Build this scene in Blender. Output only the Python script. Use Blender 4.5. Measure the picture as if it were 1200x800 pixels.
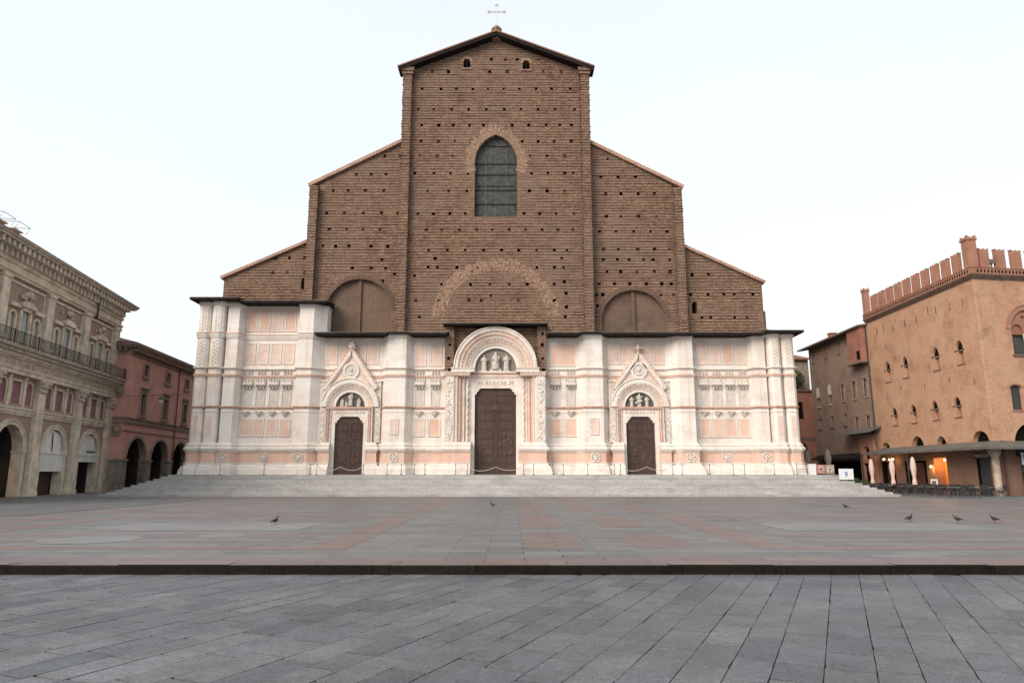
import bpy, math, random
from mathutils import Vector, Matrix
from mathutils.geometry import delaunay_2d_cdt
random.seed(7)
R = math.radians
SC = bpy.context.scene
for o in list(bpy.data.objects): bpy.data.objects.remove(o)

# ------------------------------------------------------------------ camera
cd = bpy.data.cameras.new('camera'); cam = bpy.data.objects.new('camera', cd)
SC.collection.objects.link(cam); SC.camera = cam
cam.location = (1.6, -72.0, 2.0); cam.rotation_euler = (R(90 + 10.84), 0, 0)
cd.sensor_width = 36; cd.lens = 808 / 1200 * 36; cd.clip_start = .1; cd.clip_end = 3000

# ------------------------------------------------------------------ light
SUN_EL, SUN_AZ = 32.0, 222.0          # azimuth clockwise from +y (north of the picture's depth axis)
w = bpy.data.worlds.new('World'); SC.world = w; w.use_nodes = True
nt = w.node_tree; nt.nodes.clear()
sky = nt.nodes.new('ShaderNodeTexSky'); sky.sky_type = 'NISHITA'; sky.sun_disc = False
sky.sun_elevation = R(SUN_EL); sky.sun_rotation = R(SUN_AZ); sky.dust_density = 3.5; sky.air_density = 1.0; sky.ozone_density = 1.0
hs = nt.nodes.new('ShaderNodeHueSaturation'); hs.inputs['Saturation'].default_value = .22
bg = nt.nodes.new('ShaderNodeBackground'); bg.inputs['Strength'].default_value = .15
mxs = nt.nodes.new('ShaderNodeMixRGB'); mxs.inputs['Fac'].default_value = .66     # thin even veil of high cloud
mxs.inputs['Color2'].default_value = (6.45, 6.9, 7.2, 1)
wo = nt.nodes.new('ShaderNodeOutputWorld')
tcw = nt.nodes.new('ShaderNodeTexCoord'); mpw = nt.nodes.new('ShaderNodeMapping'); mpw.inputs['Scale'].default_value = (1.2, 1.2, 3.2); mpw.inputs['Rotation'].default_value = (0, .35, .3)
nzw = nt.nodes.new('ShaderNodeTexNoise'); nzw.inputs['Scale'].default_value = 1.6; nzw.inputs['Detail'].default_value = 7; nzw.inputs['Roughness'].default_value = .55
rmw = nt.nodes.new('ShaderNodeMapRange'); rmw.inputs['From Min'].default_value = .35; rmw.inputs['From Max'].default_value = .68; rmw.inputs['To Min'].default_value = .67; rmw.inputs['To Max'].default_value = .73
nt.links.new(tcw.outputs['Generated'], mpw.inputs['Vector']); nt.links.new(mpw.outputs[0], nzw.inputs['Vector']); nt.links.new(nzw.outputs['Fac'], rmw.inputs['Value']); nt.links.new(rmw.outputs[0], mxs.inputs['Fac'])
nt.links.new(sky.outputs[0], hs.inputs['Color']); nt.links.new(hs.outputs[0], mxs.inputs['Color1'])
nt.links.new(mxs.outputs[0], bg.inputs['Color']); nt.links.new(bg.outputs[0], wo.inputs['Surface'])
sd = bpy.data.lights.new('sun', 'SUN'); sun = bpy.data.objects.new('sun', sd); SC.collection.objects.link(sun)
sd.energy = 2.9; sd.angle = R(36); sd.color = (1, .86, .72)
sdir = Vector((math.sin(R(SUN_AZ)) * math.cos(R(SUN_EL)), math.cos(R(SUN_AZ)) * math.cos(R(SUN_EL)), math.sin(R(SUN_EL))))
sun.rotation_euler = sdir.to_track_quat('Z', 'Y').to_euler()
sun.location = sdir * 120
SC.view_settings.view_transform = 'Standard'; SC.view_settings.look = 'None'
SC.view_settings.exposure = 0.24; SC.view_settings.gamma = 1
SC.render.engine = 'CYCLES'

# ------------------------------------------------------------------ mesh helpers
class MB:
    def __init__(s): s.v = []; s.f = []; s.m = []; s.sm = []
    def add(s, vs, fs, m=0, sm=False):
        n = len(s.v); s.v += [tuple(p) for p in vs]
        for f in fs: s.f.append([n + i for i in f]); s.m.append(m); s.sm.append(sm)
        return s
    def box(s, x0, x1, y0, y1, z0, z1, m=0):
        return s.add([(x0,y0,z0),(x1,y0,z0),(x1,y1,z0),(x0,y1,z0),(x0,y0,z1),(x1,y0,z1),(x1,y1,z1),(x0,y1,z1)],
                     [(0,3,2,1),(4,5,6,7),(0,1,5,4),(1,2,6,5),(2,3,7,6),(3,0,4,7)], m)
    def prism(s, poly, y0, y1, m=0, sm=False):           # polygon in x,z pushed along y
        n = len(poly)
        a = sum(poly[i][0]*poly[(i+1)%n][1]-poly[(i+1)%n][0]*poly[i][1] for i in range(n))
        if a < 0: poly = poly[::-1]
        vs = [(x,y0,z) for x,z in poly] + [(x,y1,z) for x,z in poly]
        s.add(vs, [tuple(range(n)), tuple(range(2*n-1, n-1, -1))], m)
        return s.add(vs, [(i, i+n, (i+1)%n+n, (i+1)%n) for i in range(n)], m, sm)
    def column(s, poly, z0, z1, m=0):                    # polygon in x,y pushed along z
        n = len(poly)
        a = sum(poly[i][0]*poly[(i+1)%n][1]-poly[(i+1)%n][0]*poly[i][1] for i in range(n))
        if a < 0: poly = poly[::-1]
        vs = [(x,y,z0) for x,y in poly] + [(x,y,z1) for x,y in poly]
        return s.add(vs, [tuple(range(n-1,-1,-1)), tuple(range(n,2*n))] + [(i,(i+1)%n,(i+1)%n+n,i+n) for i in range(n)], m)
    def lathe(s, cx, cy, prof, n=10, m=0, sm=True, ex=1, ey=1, cap=True, tw=0, lob=0, nl=0):
        vs = []
        for k,(r,z) in enumerate(prof):
            for i in range(n):
                a = 2*math.pi*i/n
                rr = r*(1+lob*math.cos(nl*a + tw*z))
                vs.append((cx+ex*rr*math.cos(a), cy+ey*rr*math.sin(a), z))
        fs = [(k*n+i, k*n+(i+1)%n, (k+1)*n+(i+1)%n, (k+1)*n+i) for k in range(len(prof)-1) for i in range(n)]
        s.add(vs, fs, m, sm)
        if cap: s.add(vs, [tuple(range(n-1,-1,-1)), tuple(range((len(prof)-1)*n, len(prof)*n))], m)
        return s
    def tube(s, pts, r, n=6, m=0, sm=True, closed=False):
        pts = [Vector(p) for p in pts]; vs = []; N = len(pts)
        rs = r if isinstance(r, (list, tuple)) else [r]*N
        for i,p in enumerate(pts):
            a = pts[i-1] if (i > 0 or closed) else p; b = pts[(i+1)%N] if (i < N-1 or closed) else p
            t = (b-a).normalized(); u = t.cross(Vector((0,0,1)))
            if u.length < .05: u = t.cross(Vector((0,1,0)))
            u.normalize(); w_ = u.cross(t)
            for k in range(n):
                g = 2*math.pi*k/n; vs.append(p + (u*math.cos(g) + w_*math.sin(g))*rs[i])
        L = N if closed else N-1
        fs = [(i*n+k, ((i+1)%N)*n+k, ((i+1)%N)*n+(k+1)%n, i*n+(k+1)%n) for i in range(L) for k in range(n)]
        s.add(vs, fs, m, sm)
        if not closed: s.add(vs, [tuple(range(n)), tuple(range(N*n-1, (N-1)*n-1, -1))], m)
        return s
    def ball(s, c, r, m=0, n=8, k=6, sc=(1,1,1)):
        pr = [(math.sin(math.pi*j/k), -math.cos(math.pi*j/k)) for j in range(k+1)]
        vs = [(c[0]+r*sc[0]*a*math.cos(2*math.pi*i/n), c[1]+r*sc[1]*a*math.sin(2*math.pi*i/n), c[2]+r*sc[2]*b) for a,b in pr for i in range(n)]
        return s.add(vs, [(j*n+i, j*n+(i+1)%n, (j+1)*n+(i+1)%n, (j+1)*n+i) for j in range(k) for i in range(n)], m, True)
    def ring(s, cx, cz, r0, r1, y0, y1, m=0, n=24, a0=0, a1=180, sz=1):   # part ring, front at y0
        an = [R(a0+(a1-a0)*i/n) for i in range(n+1)]; vs = []
        for a in an:
            c, q = math.cos(a), math.sin(a)*sz
            vs += [(cx+r1*c,y0,cz+r1*q),(cx+r0*c,y0,cz+r0*q),(cx+r0*c,y1,cz+r0*q),(cx+r1*c,y1,cz+r1*q)]
        fs = []
        for i in range(n):
            for k in range(4): fs.append((4*i+k, 4*i+(k+1)%4, 4*i+4+(k+1)%4, 4*i+4+k))
        fs += [(0,3,2,1), (4*n,4*n+1,4*n+2,4*n+3)]
        return s.add(vs, fs, m)
    def build(s, name, mats, parent=None, label=None, bevel=0):
        me = bpy.data.meshes.new(name); me.from_pydata(s.v, [], s.f); me.validate()
        if not isinstance(mats, (list, tuple)): mats = [mats]
        for q in mats: me.materials.append(q)
        if len(me.polygons) == len(s.m):
            me.polygons.foreach_set('material_index', s.m); me.polygons.foreach_set('use_smooth', s.sm)
        me.update()
        o = bpy.data.objects.new(name, me); SC.collection.objects.link(o)
        if parent: o.parent = parent
        if label: o['label'] = label
        return o

def arc(cx, cz, r, n=12, a0=0, a1=180, sz=1):
    return [(cx+r*math.cos(R(a0+(a1-a0)*i/n)), cz+r*sz*math.sin(R(a0+(a1-a0)*i/n))) for i in range(n+1)]
def rect(x0, x1, z0, z1): return [(x0,z0),(x1,z0),(x1,z1),(x0,z1)]
def arched(x0, x1, z0, zs, n=10, sz=1):                   # opening with round (or squashed) head
    return [(x0,z0),(x1,z0)] + arc((x0+x1)/2, zs, (x1-x0)/2, n, 0, 180, sz)
def pointed(x0, x1, z0, zs, zt, n=7):                      # gothic head
    a = (x1-x0)/2; h = zt-zs; rad = (a*a+h*h)/(2*a); c = (x0+x1)/2
    am = math.asin(min(1, h/rad)); rt = [(x1-rad+rad*math.cos(am*i/n), zs+rad*math.sin(am*i/n)) for i in range(n+1)]
    return [(x0,z0),(x1,z0)] + rt + [(2*c-x, z) for x,z in rt[::-1][1:]]
def inside(p, poly):
    x,y = p; c = False; n = len(poly)
    for i in range(n):
        x1,y1 = poly[i]; x2,y2 = poly[i-1]
        if (y1 > y) != (y2 > y) and x < (x2-x1)*(y-y1)/(y2-y1)+x1: c = not c
    return c
def wall(mb, outline, holes, y0, y1, m=0, cap=True):
    """front sheet with real openings. holes: (poly, depth, back material index or None, reveal material)"""
    vs = []; es = []
    for L in [outline]+[h[0] for h in holes]:
        n = len(vs); vs += [Vector(p) for p in L]; es += [(n+i, n+(i+1)%len(L)) for i in range(len(L))]
    ov, oe, of, *_ = delaunay_2d_cdt(vs, es, [], 0, 1e-5)
    keep = []
    for f in of:
        c = (sum(ov[i].x for i in f)/3, sum(ov[i].y for i in f)/3)
        if inside(c, outline) and not any(min(q[0] for q in h[0]) < c[0] < max(q[0] for q in h[0]) and inside(c, h[0]) for h in holes):
            a = (ov[f[1]]-ov[f[0]]).cross(ov[f[2]]-ov[f[0]])
            keep.append(tuple(f) if a > 0 else tuple(f)[::-1])
    mb.add([(p.x,y0,p.y) for p in ov], keep, m)
    def ccw(L): return L if sum(L[i-1][0]*L[i][1]-L[i][0]*L[i-1][1] for i in range(len(L))) > 0 else L[::-1]
    o = ccw(list(outline)); n = len(o)
    vv = [(x,y0,z) for x,z in o]+[(x,y1,z) for x,z in o]
    mb.add(vv, [(i,i+n,(i+1)%n+n,(i+1)%n) for i in range(n)] + ([tuple(range(2*n-1,n-1,-1))] if cap else []), m)
    for h in holes:
        L = ccw(list(h[0])); d = h[1]; n = len(L)
        vv = [(x,y0,z) for x,z in L]+[(x,y0+d,z) for x,z in L]
        mb.add(vv, [(i,(i+1)%n,(i+1)%n+n,i+n) for i in range(n)], h[3] if len(h) > 3 else m)
        if h[2] is not None: mb.add([(x,y0+d,z) for x,z in L], [tuple(range(n))], h[2])
    return mb

def offset_path(path, o):
    out = []; N = len(path)
    for i,(x,y) in enumerate(path):
        ns = []
        for a,b in ((i-1,i),(i,i+1)):
            if a < 0 or b >= N: continue
            dx,dy = path[b][0]-path[a][0], path[b][1]-path[a][1]; l = math.hypot(dx,dy)
            ns.append((dy/l, -dx/l))
        if len(ns) == 1: nx,ny = ns[0]; k = 1
        else:
            nx,ny = ns[0][0]+ns[1][0], ns[0][1]+ns[1][1]; l2 = nx*nx+ny*ny
            k = 2/max(l2, .8); 
        out.append((x+nx*o*k, y+ny*o*k))
    return out
def band(path, levels, m=0, mb=None, caps=True):           # levels: (z, offset) bottom to top
    mb = mb or MB(); N = len(path); vs = []
    for z,o in levels: vs += [(x,y,z) for x,y in offset_path(path, o)]
    fs = [(k*N+i, k*N+i+1, (k+1)*N+i+1, (k+1)*N+i) for k in range(len(levels)-1) for i in range(N-1)]
    mb.add(vs, fs, m)
    if caps:
        for e in (0, N-1):
            q = [vs[k*N+e] for k in range(len(levels))] + [(path[e][0], path[e][1], levels[-1][0]), (path[e][0], path[e][1], levels[0][0])]
            mb.add(q, [tuple(range(len(q)))], m)
    return mb

def tag(o, label=None, cat=None, group=None, kind=None):
    if label: o['label'] = label
    if cat: o['category'] = cat
    if group: o['group'] = group
    if kind: o['kind'] = kind
    return o
def thing(name, label, cat, loc=(0,0,0), rz=0, group=None, parent=None):
    o = bpy.data.objects.new(name, None); SC.collection.objects.link(o)
    o.location = loc; o.rotation_euler = (0,0,rz); o.empty_display_size = .5
    if parent: o.parent = parent
    return tag(o, label, cat, group)
def copy_tree(o, parent=None):
    c = o.copy(); SC.collection.objects.link(c)
    if parent: c.parent = parent
    for ch in [k for k in bpy.data.objects if k.parent == o]: copy_tree(ch, c)
    return c

# ------------------------------------------------------------------ materials
def newmat(name, rough=.8):
    m = bpy.data.materials.new(name); m.use_nodes = True
    b = m.node_tree.nodes['Principled BSDF']; b.inputs['Roughness'].default_value = rough
    b.inputs['Specular IOR Level'].default_value = .3
    return m, m.node_tree, b
def c4(c): return (c[0], c[1], c[2], 1)
def plain(name, col, rough=.7, var=.12, scale=3, metal=0, emit=0, bump=.1):
    m, t, b = newmat(name, rough); N = t.nodes; L = t.links
    tc = N.new('ShaderNodeTexCoord'); no = N.new('ShaderNodeTexNoise'); no.inputs['Scale'].default_value = scale; no.inputs['Detail'].default_value = 6
    L.new(tc.outputs['Object'], no.inputs['Vector'])
    rp = N.new('ShaderNodeMapRange'); rp.inputs['From Min'].default_value = .3; rp.inputs['From Max'].default_value = .7
    rp.inputs['To Min'].default_value = 1-var; rp.inputs['To Max'].default_value = 1+var
    L.new(no.outputs['Fac'], rp.inputs['Value'])
    mx = N.new('ShaderNodeVectorMath'); mx.operation = 'SCALE'; mx.inputs[0].default_value = col; L.new(rp.outputs[0], mx.inputs['Scale'])
    L.new(mx.outputs[0], b.inputs['Base Color']); b.inputs['Metallic'].default_value = metal
    if bump:
        bp = N.new('ShaderNodeBump'); bp.inputs['Strength'].default_value = bump; bp.inputs['Distance'].default_value = .03
        L.new(no.outputs['Fac'], bp.inputs['Height']); L.new(bp.outputs[0], b.inputs['Normal'])
    if emit: b.inputs['Emission Color'].default_value = c4(col); b.inputs['Emission Strength'].default_value = emit
    return m
def masonry(name, ca, cb, mortar, bw=.5, bh=.25, ms=.02, tint=None, tint_amt=.5, tint_scale=.25, stain=(.5,.42,.36), stain_amt=.25,
            fine=.12, rough=.85, bump=.35, dist=.03, streak=.0, wob=0, horiz=False, rot=0, row_dark=0, row_h=.36, smooth=.1):
    """brick or block courses from object coordinates: u = x+y, v = z (or x, y on the ground)"""
    m, t, b = newmat(name, rough); N = t.nodes; L = t.links
    tc = N.new('ShaderNodeTexCoord'); sp = N.new('ShaderNodeSeparateXYZ'); L.new(tc.outputs['Object'], sp.inputs[0])
    cb_ = N.new('ShaderNodeCombineXYZ')
    if horiz:
        rt = N.new('ShaderNodeVectorRotate'); rt.rotation_type = 'Z_AXIS'; rt.inputs['Angle'].default_value = R(rot)
        L.new(tc.outputs['Object'], rt.inputs['Vector']); vec = rt.outputs[0]
    else:
        ad = N.new('ShaderNodeMath'); ad.operation = 'ADD'; L.new(sp.outputs[0], ad.inputs[0]); L.new(sp.outputs[1], ad.inputs[1])
        L.new(ad.outputs[0], cb_.inputs[0]); L.new(sp.outputs[2], cb_.inputs[1]); vec = cb_.outputs[0]
    if wob:
        nz = N.new('ShaderNodeTexNoise'); nz.inputs['Scale'].default_value = .35; nz.inputs['Detail'].default_value = 3; L.new(vec, nz.inputs['Vector'])
        sb = N.new('ShaderNodeVectorMath'); sb.operation = 'SUBTRACT'; sb.inputs[1].default_value = (.5,.5,.5); L.new(nz.outputs['Color'], sb.inputs[0])
        sc = N.new('ShaderNodeVectorMath'); sc.operation = 'SCALE'; sc.inputs['Scale'].default_value = wob; L.new(sb.outputs[0], sc.inputs[0])
        a2 = N.new('ShaderNodeVectorMath'); a2.operation = 'ADD'; L.new(vec, a2.inputs[0]); L.new(sc.outputs[0], a2.inputs[1]); vec = a2.outputs[0]
    br = N.new('ShaderNodeTexBrick'); L.new(vec, br.inputs['Vector'])
    br.inputs['Scale'].default_value = 1; br.inputs['Brick Width'].default_value = bw; br.inputs['Row Height'].default_value = bh
    br.inputs['Mortar Size'].default_value = ms; br.inputs['Mortar Smooth'].default_value = smooth; br.inputs['Bias'].default_value = 0
    br.inputs['Color1'].default_value = c4(ca); br.inputs['Color2'].default_value = c4(cb); br.inputs['Mortar'].default_value = c4(mortar)
    col = br.outputs['Color']
    def noise(s_, d=5, sc3=None):
        n = N.new('ShaderNodeTexNoise'); n.inputs['Scale'].default_value = s_; n.inputs['Detail'].default_value = d; n.inputs['Roughness'].default_value = .6
        if sc3:
            mp = N.new('ShaderNodeVectorMath'); mp.operation = 'MULTIPLY'; mp.inputs[1].default_value = sc3; L.new(tc.outputs['Object'], mp.inputs[0]); L.new(mp.outputs[0], n.inputs['Vector'])
        else: L.new(tc.outputs['Object'], n.inputs['Vector'])
        return n.outputs['Fac']
    def rng(v, a, b_, c=0, d=1):
        r = N.new('ShaderNodeMapRange'); r.inputs['From Min'].default_value = a; r.inputs['From Max'].default_value = b_
        r.inputs['To Min'].default_value = c; r.inputs['To Max'].default_value = d; L.new(v, r.inputs['Value']); return r.outputs[0]
    def mix(f, c1, c2, mode='MIX'):
        x = N.new('ShaderNodeMixRGB'); x.blend_type = mode; L.new(f, x.inputs['Fac']); L.new(c1, x.inputs['Color1'])
        if isinstance(c2, tuple): x.inputs['Color2'].default_value = c4(c2)
        else: L.new(c2, x.inputs['Color2'])
        return x.outputs[0]
    if tint: col = mix(rng(noise(tint_scale), .42, .62, 0, tint_amt), col, tint)
    col = mix(rng(noise(.6, 8), .5, .72, 0, stain_amt), col, stain, 'MULTIPLY')
    if streak: col = mix(rng(noise(1.0, 5, (2.2,2.2,.12)), .52, .75, 0, streak), col, stain, 'MULTIPLY')
    hgt = br.outputs['Fac']
    if row_dark:                                           # dark colour lines every few courses, sunk by the bump too
        s3 = N.new('ShaderNodeSeparateXYZ'); L.new(vec, s3.inputs[0])
        dv = N.new('ShaderNodeMath'); dv.operation = 'DIVIDE'; dv.inputs[1].default_value = row_h; L.new(s3.outputs[1], dv.inputs[0])
        fr = N.new('ShaderNodeMath'); fr.operation = 'FRACT'; L.new(dv.outputs[0], fr.inputs[0])
        ln = rng(fr.outputs[0], .16, .34, 1, 0)
        nn = rng(noise(1.0, 5, (.3,.3,1.9)), .36, .6, .3, 1)
        ml = N.new('ShaderNodeMath'); ml.operation = 'MULTIPLY'; L.new(ln, ml.inputs[0]); L.new(nn, ml.inputs[1])
        m2 = N.new('ShaderNodeMath'); m2.operation = 'MULTIPLY'; m2.inputs[1].default_value = row_dark; L.new(ml.outputs[0], m2.inputs[0])
        col = mix(m2.outputs[0], col, tuple(q*.5 for q in mortar))
        # header holes in every band, drawn by dark colour alone
        du = N.new('ShaderNodeMath'); du.operation = 'DIVIDE'; du.inputs[1].default_value = .31; L.new(s3.outputs[0], du.inputs[0])
        fu = N.new('ShaderNodeMath'); fu.operation = 'FRACT'; L.new(du.outputs[0], fu.inputs[0])
        d1 = rng(fu.outputs[0], .42, .5, 1, 0); d2 = rng(fr.outputs[0], .58, .64, 0, 1); d3 = rng(fr.outputs[0], .82, .88, 1, 0)
        a_ = N.new('ShaderNodeMath'); a_.operation = 'MULTIPLY'; L.new(d1, a_.inputs[0]); L.new(d2, a_.inputs[1])
        b2 = N.new('ShaderNodeMath'); b2.operation = 'MULTIPLY'; L.new(a_.outputs[0], b2.inputs[0]); L.new(d3, b2.inputs[1])
        c2_ = N.new('ShaderNodeMath'); c2_.operation = 'MULTIPLY'; L.new(b2.outputs[0], c2_.inputs[0]); L.new(rng(noise(1.3, 4), .35, .6, .2, .75), c2_.inputs[1])
        col = mix(c2_.outputs[0], col, tuple(q*.8 for q in mortar))
        mxm = N.new('ShaderNodeMath'); mxm.operation = 'MAXIMUM'; L.new(hgt, mxm.inputs[0]); L.new(ml.outputs[0], mxm.inputs[1]); hgt = mxm.outputs[0]
    fn = rng(noise(9, 6), .3, .7, 1-fine, 1+fine)
    vm = N.new('ShaderNodeVectorMath'); vm.operation = 'SCALE'; L.new(col, vm.inputs[0]); L.new(fn, vm.inputs['Scale'])
    L.new(vm.outputs[0], b.inputs['Base Color'])
    inv = N.new('ShaderNodeMath'); inv.operation = 'MULTIPLY_ADD'; inv.inputs[1].default_value = -1; L.new(hgt, inv.inputs[0]); L.new(rng(noise(5, 6), 0, 1, 0, .8), inv.inputs[2])
    bp = N.new('ShaderNodeBump'); bp.inputs['Strength'].default_value = bump; bp.inputs['Distance'].default_value = dist
    L.new(inv.outputs[0], bp.inputs['Height']); L.new(bp.outputs[0], b.inputs['Normal'])
    return m

M = {}
M['brick'] = masonry('rough_brick', (.445,.288,.195), (.210,.122,.082), (.095,.062,.048), .29, .107, .016, tint=(.25,.175,.132), tint_amt=.6, tint_scale=.10,
                     stain=(.55,.48,.45), stain_amt=.6, fine=.3, wob=.03, bump=.8, dist=.05, row_dark=.95, row_h=.321, streak=.2)
M['brick_smooth'] = masonry('filled_brick', (.19,.125,.09), (.15,.098,.07), (.11,.08,.06), .3, .09, .012, tint=(.12,.09,.075), tint_amt=.7, tint_scale=.3, stain_amt=.5, fine=.2, wob=.04, bump=.3)
M['brick_arch'] = plain('arch_brick', (.275,.180,.125), .9, .4, 4)
M['marble'] = masonry('white_marble', (.71,.67,.625), (.635,.595,.55), (.50,.45,.41), 1.35, .56, .008, tint=(.70,.56,.47), tint_amt=.38, tint_scale=.3,
                      stain=(.64,.60,.56), stain_amt=.45, fine=.08, rough=.55, bump=.15, dist=.02, streak=.6)
M['marble_trim'] = masonry('carved_white_marble', (.68,.635,.585), (.62,.575,.525), (.50,.45,.41), 1.9, .9, .006, tint=(.68,.53,.44), tint_amt=.35, tint_scale=.5,
                      stain=(.55,.49,.44), stain_amt=.5, fine=.12, rough=.6, bump=.3, dist=.03, streak=.35)
M['pink'] = masonry('pink_marble', (.66,.425,.33), (.58,.385,.31), (.45,.3,.24), 1.3, .8, .008, tint=(.62,.46,.38), tint_amt=.7, tint_scale=.5, stain=(.7,.6,.55), stain_amt=.4, fine=.12, rough=.55, bump=.12, streak=.3)
M['pink_pale'] = masonry('pale_pink_marble', (.69,.51,.42), (.62,.46,.38), (.4,.3,.25), 1.3, .8, .008, tint=(.62,.53,.47), tint_amt=.7, tint_scale=.8, stain_amt=.4, fine=.14, rough=.6, bump=.25, streak=.3)
M['pink_dark'] = plain('dark_pink_marble', (.43,.27,.21), .65, .25, 3)
M['relief'] = plain('weathered_relief_marble', (.56,.49,.43), .75, .35, 5, bump=.8)
M['niche'] = plain('niche_marble', (.52,.47,.43), .7, .15, 2)
M['shade_stone'] = plain('grey_stone_relief', (.20,.175,.155), .8, .3, 6, bump=.5)  # also paints the shaded hollows of the niche hoods
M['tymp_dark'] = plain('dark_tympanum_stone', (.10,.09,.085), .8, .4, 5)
M['statue'] = plain('statue_marble', (.46,.42,.37), .7, .25, 7, bump=.4)
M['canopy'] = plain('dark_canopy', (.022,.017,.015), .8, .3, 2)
M['lead'] = plain('lead_sheet', (.12,.115,.105), .6, .25, 1.2)
M['tile'] = masonry('roof_tiles', (.30,.15,.10), (.24,.12,.085), (.12,.07,.05), .3, .2, .03, stain_amt=.5, bump=.6)
M['door'] = masonry('dark_wooden_door', (.080,.054,.045), (.072,.049,.041), (.05,.034,.029), .5, 3.1, .012, stain_amt=.4, fine=.3, rough=.6, bump=.4, streak=.4)
M['bronze'] = plain('worn_bronze_relief', (.085,.048,.036), .6, .3, 6, metal=.2)
M['glass_dark'] = plain('dark_leaded_glass', (.06,.062,.060), .75, .35, 2.5, bump=.05)
M['bars'] = plain('dark_window_bar', (.018,.018,.018), .6, .2, 3)
M['void'] = plain('dark_interior', (.012,.010,.009), .95, .2, 2, bump=0)  # near-black stands in for the shade inside holes and openings
M['gold'] = plain('weathered_cross_metal', (.52,.55,.58), .45, .2, 3, metal=.3)
M['steps'] = masonry('grey_marble_steps', (.43,.415,.40), (.36,.35,.34), (.19,.185,.18), 1.6, .5, .012, tint=(.36,.35,.34), tint_amt=.7, tint_scale=.6, stain=(.6,.58,.55), stain_amt=.5, fine=.2, rough=.7, streak=.2)
M['plaza'] = masonry('grey_granite_slabs', (.178,.186,.190), (.125,.131,.136), (.05,.048,.047), 1.9, .62, .016, tint=(.175,.155,.15), tint_amt=.5, tint_scale=.22, stain=(.72,.7,.7), stain_amt=.6, fine=.12, rough=.55, horiz=True, rot=0, bump=.15)
M['plaza_pink'] = masonry('pink_granite_slabs', (.200,.148,.140), (.162,.126,.121), (.07,.05,.045), 1.9, .62, .016, tint=(.165,.15,.148), tint_amt=.45, tint_scale=.3, stain=(.75,.72,.72), stain_amt=.6, fine=.12, rough=.55, horiz=True, rot=0, bump=.15)
M['plaza_pale'] = masonry('pale_granite_slabs', (.200,.204,.204), (.168,.172,.173), (.065,.06,.06), 1.2, .8, .012, stain=(.75,.72,.72), stain_amt=.5, fine=.12, rough=.55, horiz=True, rot=0, bump=.15)
M['street'] = masonry('grey_street_slabs', (.108,.114,.122), (.068,.073,.080), (.010,.010,.010), 1.35, .50, .012, tint=(.095,.092,.094), tint_amt=.55, tint_scale=.5, stain=(.62,.62,.64), stain_amt=.6, fine=.32, rough=.55, horiz=True, rot=-65, bump=.5, dist=.02, wob=.05, smooth=.3)
M['side_paving'] = masonry('side_paving_slabs', (.135,.138,.14), (.105,.108,.112), (.02,.019,.019), 2.0, .6, .014, stain_amt=.5, fine=.15, rough=.6, horiz=True, rot=-90, bump=.3)
M['kerb'] = masonry('dark_kerb_stone', (.017,.013,.012), (.012,.010,.0095), (.005,.005,.005), 2.3, .5, .012, stain_amt=.5, fine=.3, rough=.8, bump=.3)

def slabmat(name, col):                                     # worn trachyte: blotches, pits and a tooled grain
    m, t, b = newmat(name, .6); N = t.nodes; L = t.links
    tc = N.new('ShaderNodeTexCoord'); out = None
    for s_, a, d in ((.45,.14,5),(2.2,.14,5),(9,.12,6),(42,.34,3)):
        n = N.new('ShaderNodeTexNoise'); n.inputs['Scale'].default_value = s_; n.inputs['Detail'].default_value = d; L.new(tc.outputs['Object'], n.inputs['Vector'])
        r = N.new('ShaderNodeMapRange'); r.inputs['From Min'].default_value = .3; r.inputs['From Max'].default_value = .7; r.inputs['To Min'].default_value = 1-a; r.inputs['To Max'].default_value = 1+a; L.new(n.outputs['Fac'], r.inputs['Value'])
        v = N.new('ShaderNodeVectorMath'); v.operation = 'SCALE'
        if out is None: v.inputs[0].default_value = col
        else: L.new(out, v.inputs[0])
        L.new(r.outputs[0], v.inputs['Scale']); out = v.outputs[0]; last = n
    vo = N.new('ShaderNodeTexVoronoi'); vo.inputs['Scale'].default_value = 1.1; vo.inputs['Randomness'].default_value = 1; L.new(tc.outputs['Object'], vo.inputs['Vector'])
    r = N.new('ShaderNodeMapRange'); r.inputs['From Min'].default_value = .0; r.inputs['From Max'].default_value = .035; r.inputs['To Min'].default_value = .45; r.inputs['To Max'].default_value = 1; L.new(vo.outputs['Distance'], r.inputs['Value'])
    v = N.new('ShaderNodeVectorMath'); v.operation = 'SCALE'; L.new(out, v.inputs[0]); L.new(r.outputs[0], v.inputs['Scale'])
    L.new(v.outputs[0], b.inputs['Base Color'])
    n2 = N.new('ShaderNodeTexNoise'); n2.inputs['Scale'].default_value = 30; n2.inputs['Detail'].default_value = 6; L.new(tc.outputs['Object'], n2.inputs['Vector'])
    bp = N.new('ShaderNodeBump'); bp.inputs['Strength'].default_value = .45; bp.inputs['Distance'].default_value = .008; L.new(n2.outputs['Fac'], bp.inputs['Height']); L.new(bp.outputs[0], b.inputs['Normal'])
    rr = N.new('ShaderNodeMapRange'); rr.inputs['To Min'].default_value = .38; rr.inputs['To Max'].default_value = .75; L.new(n2.outputs['Fac'], rr.inputs['Value']); L.new(rr.outputs[0], b.inputs['Roughness'])
    return m
SLABS = [slabmat('street_slab', c) for c in ((.106,.113,.124),(.098,.104,.115),(.121,.127,.136),(.086,.092,.102),(.111,.112,.118),(.101,.107,.115))]
M['joint'] = plain('dark_joint', (.020,.020,.020), .95, .3, 5)
M['brick_worn'] = plain('worn_patch_brick', (.262,.170,.118), .9, .5, 3.5, bump=.6)
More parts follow.
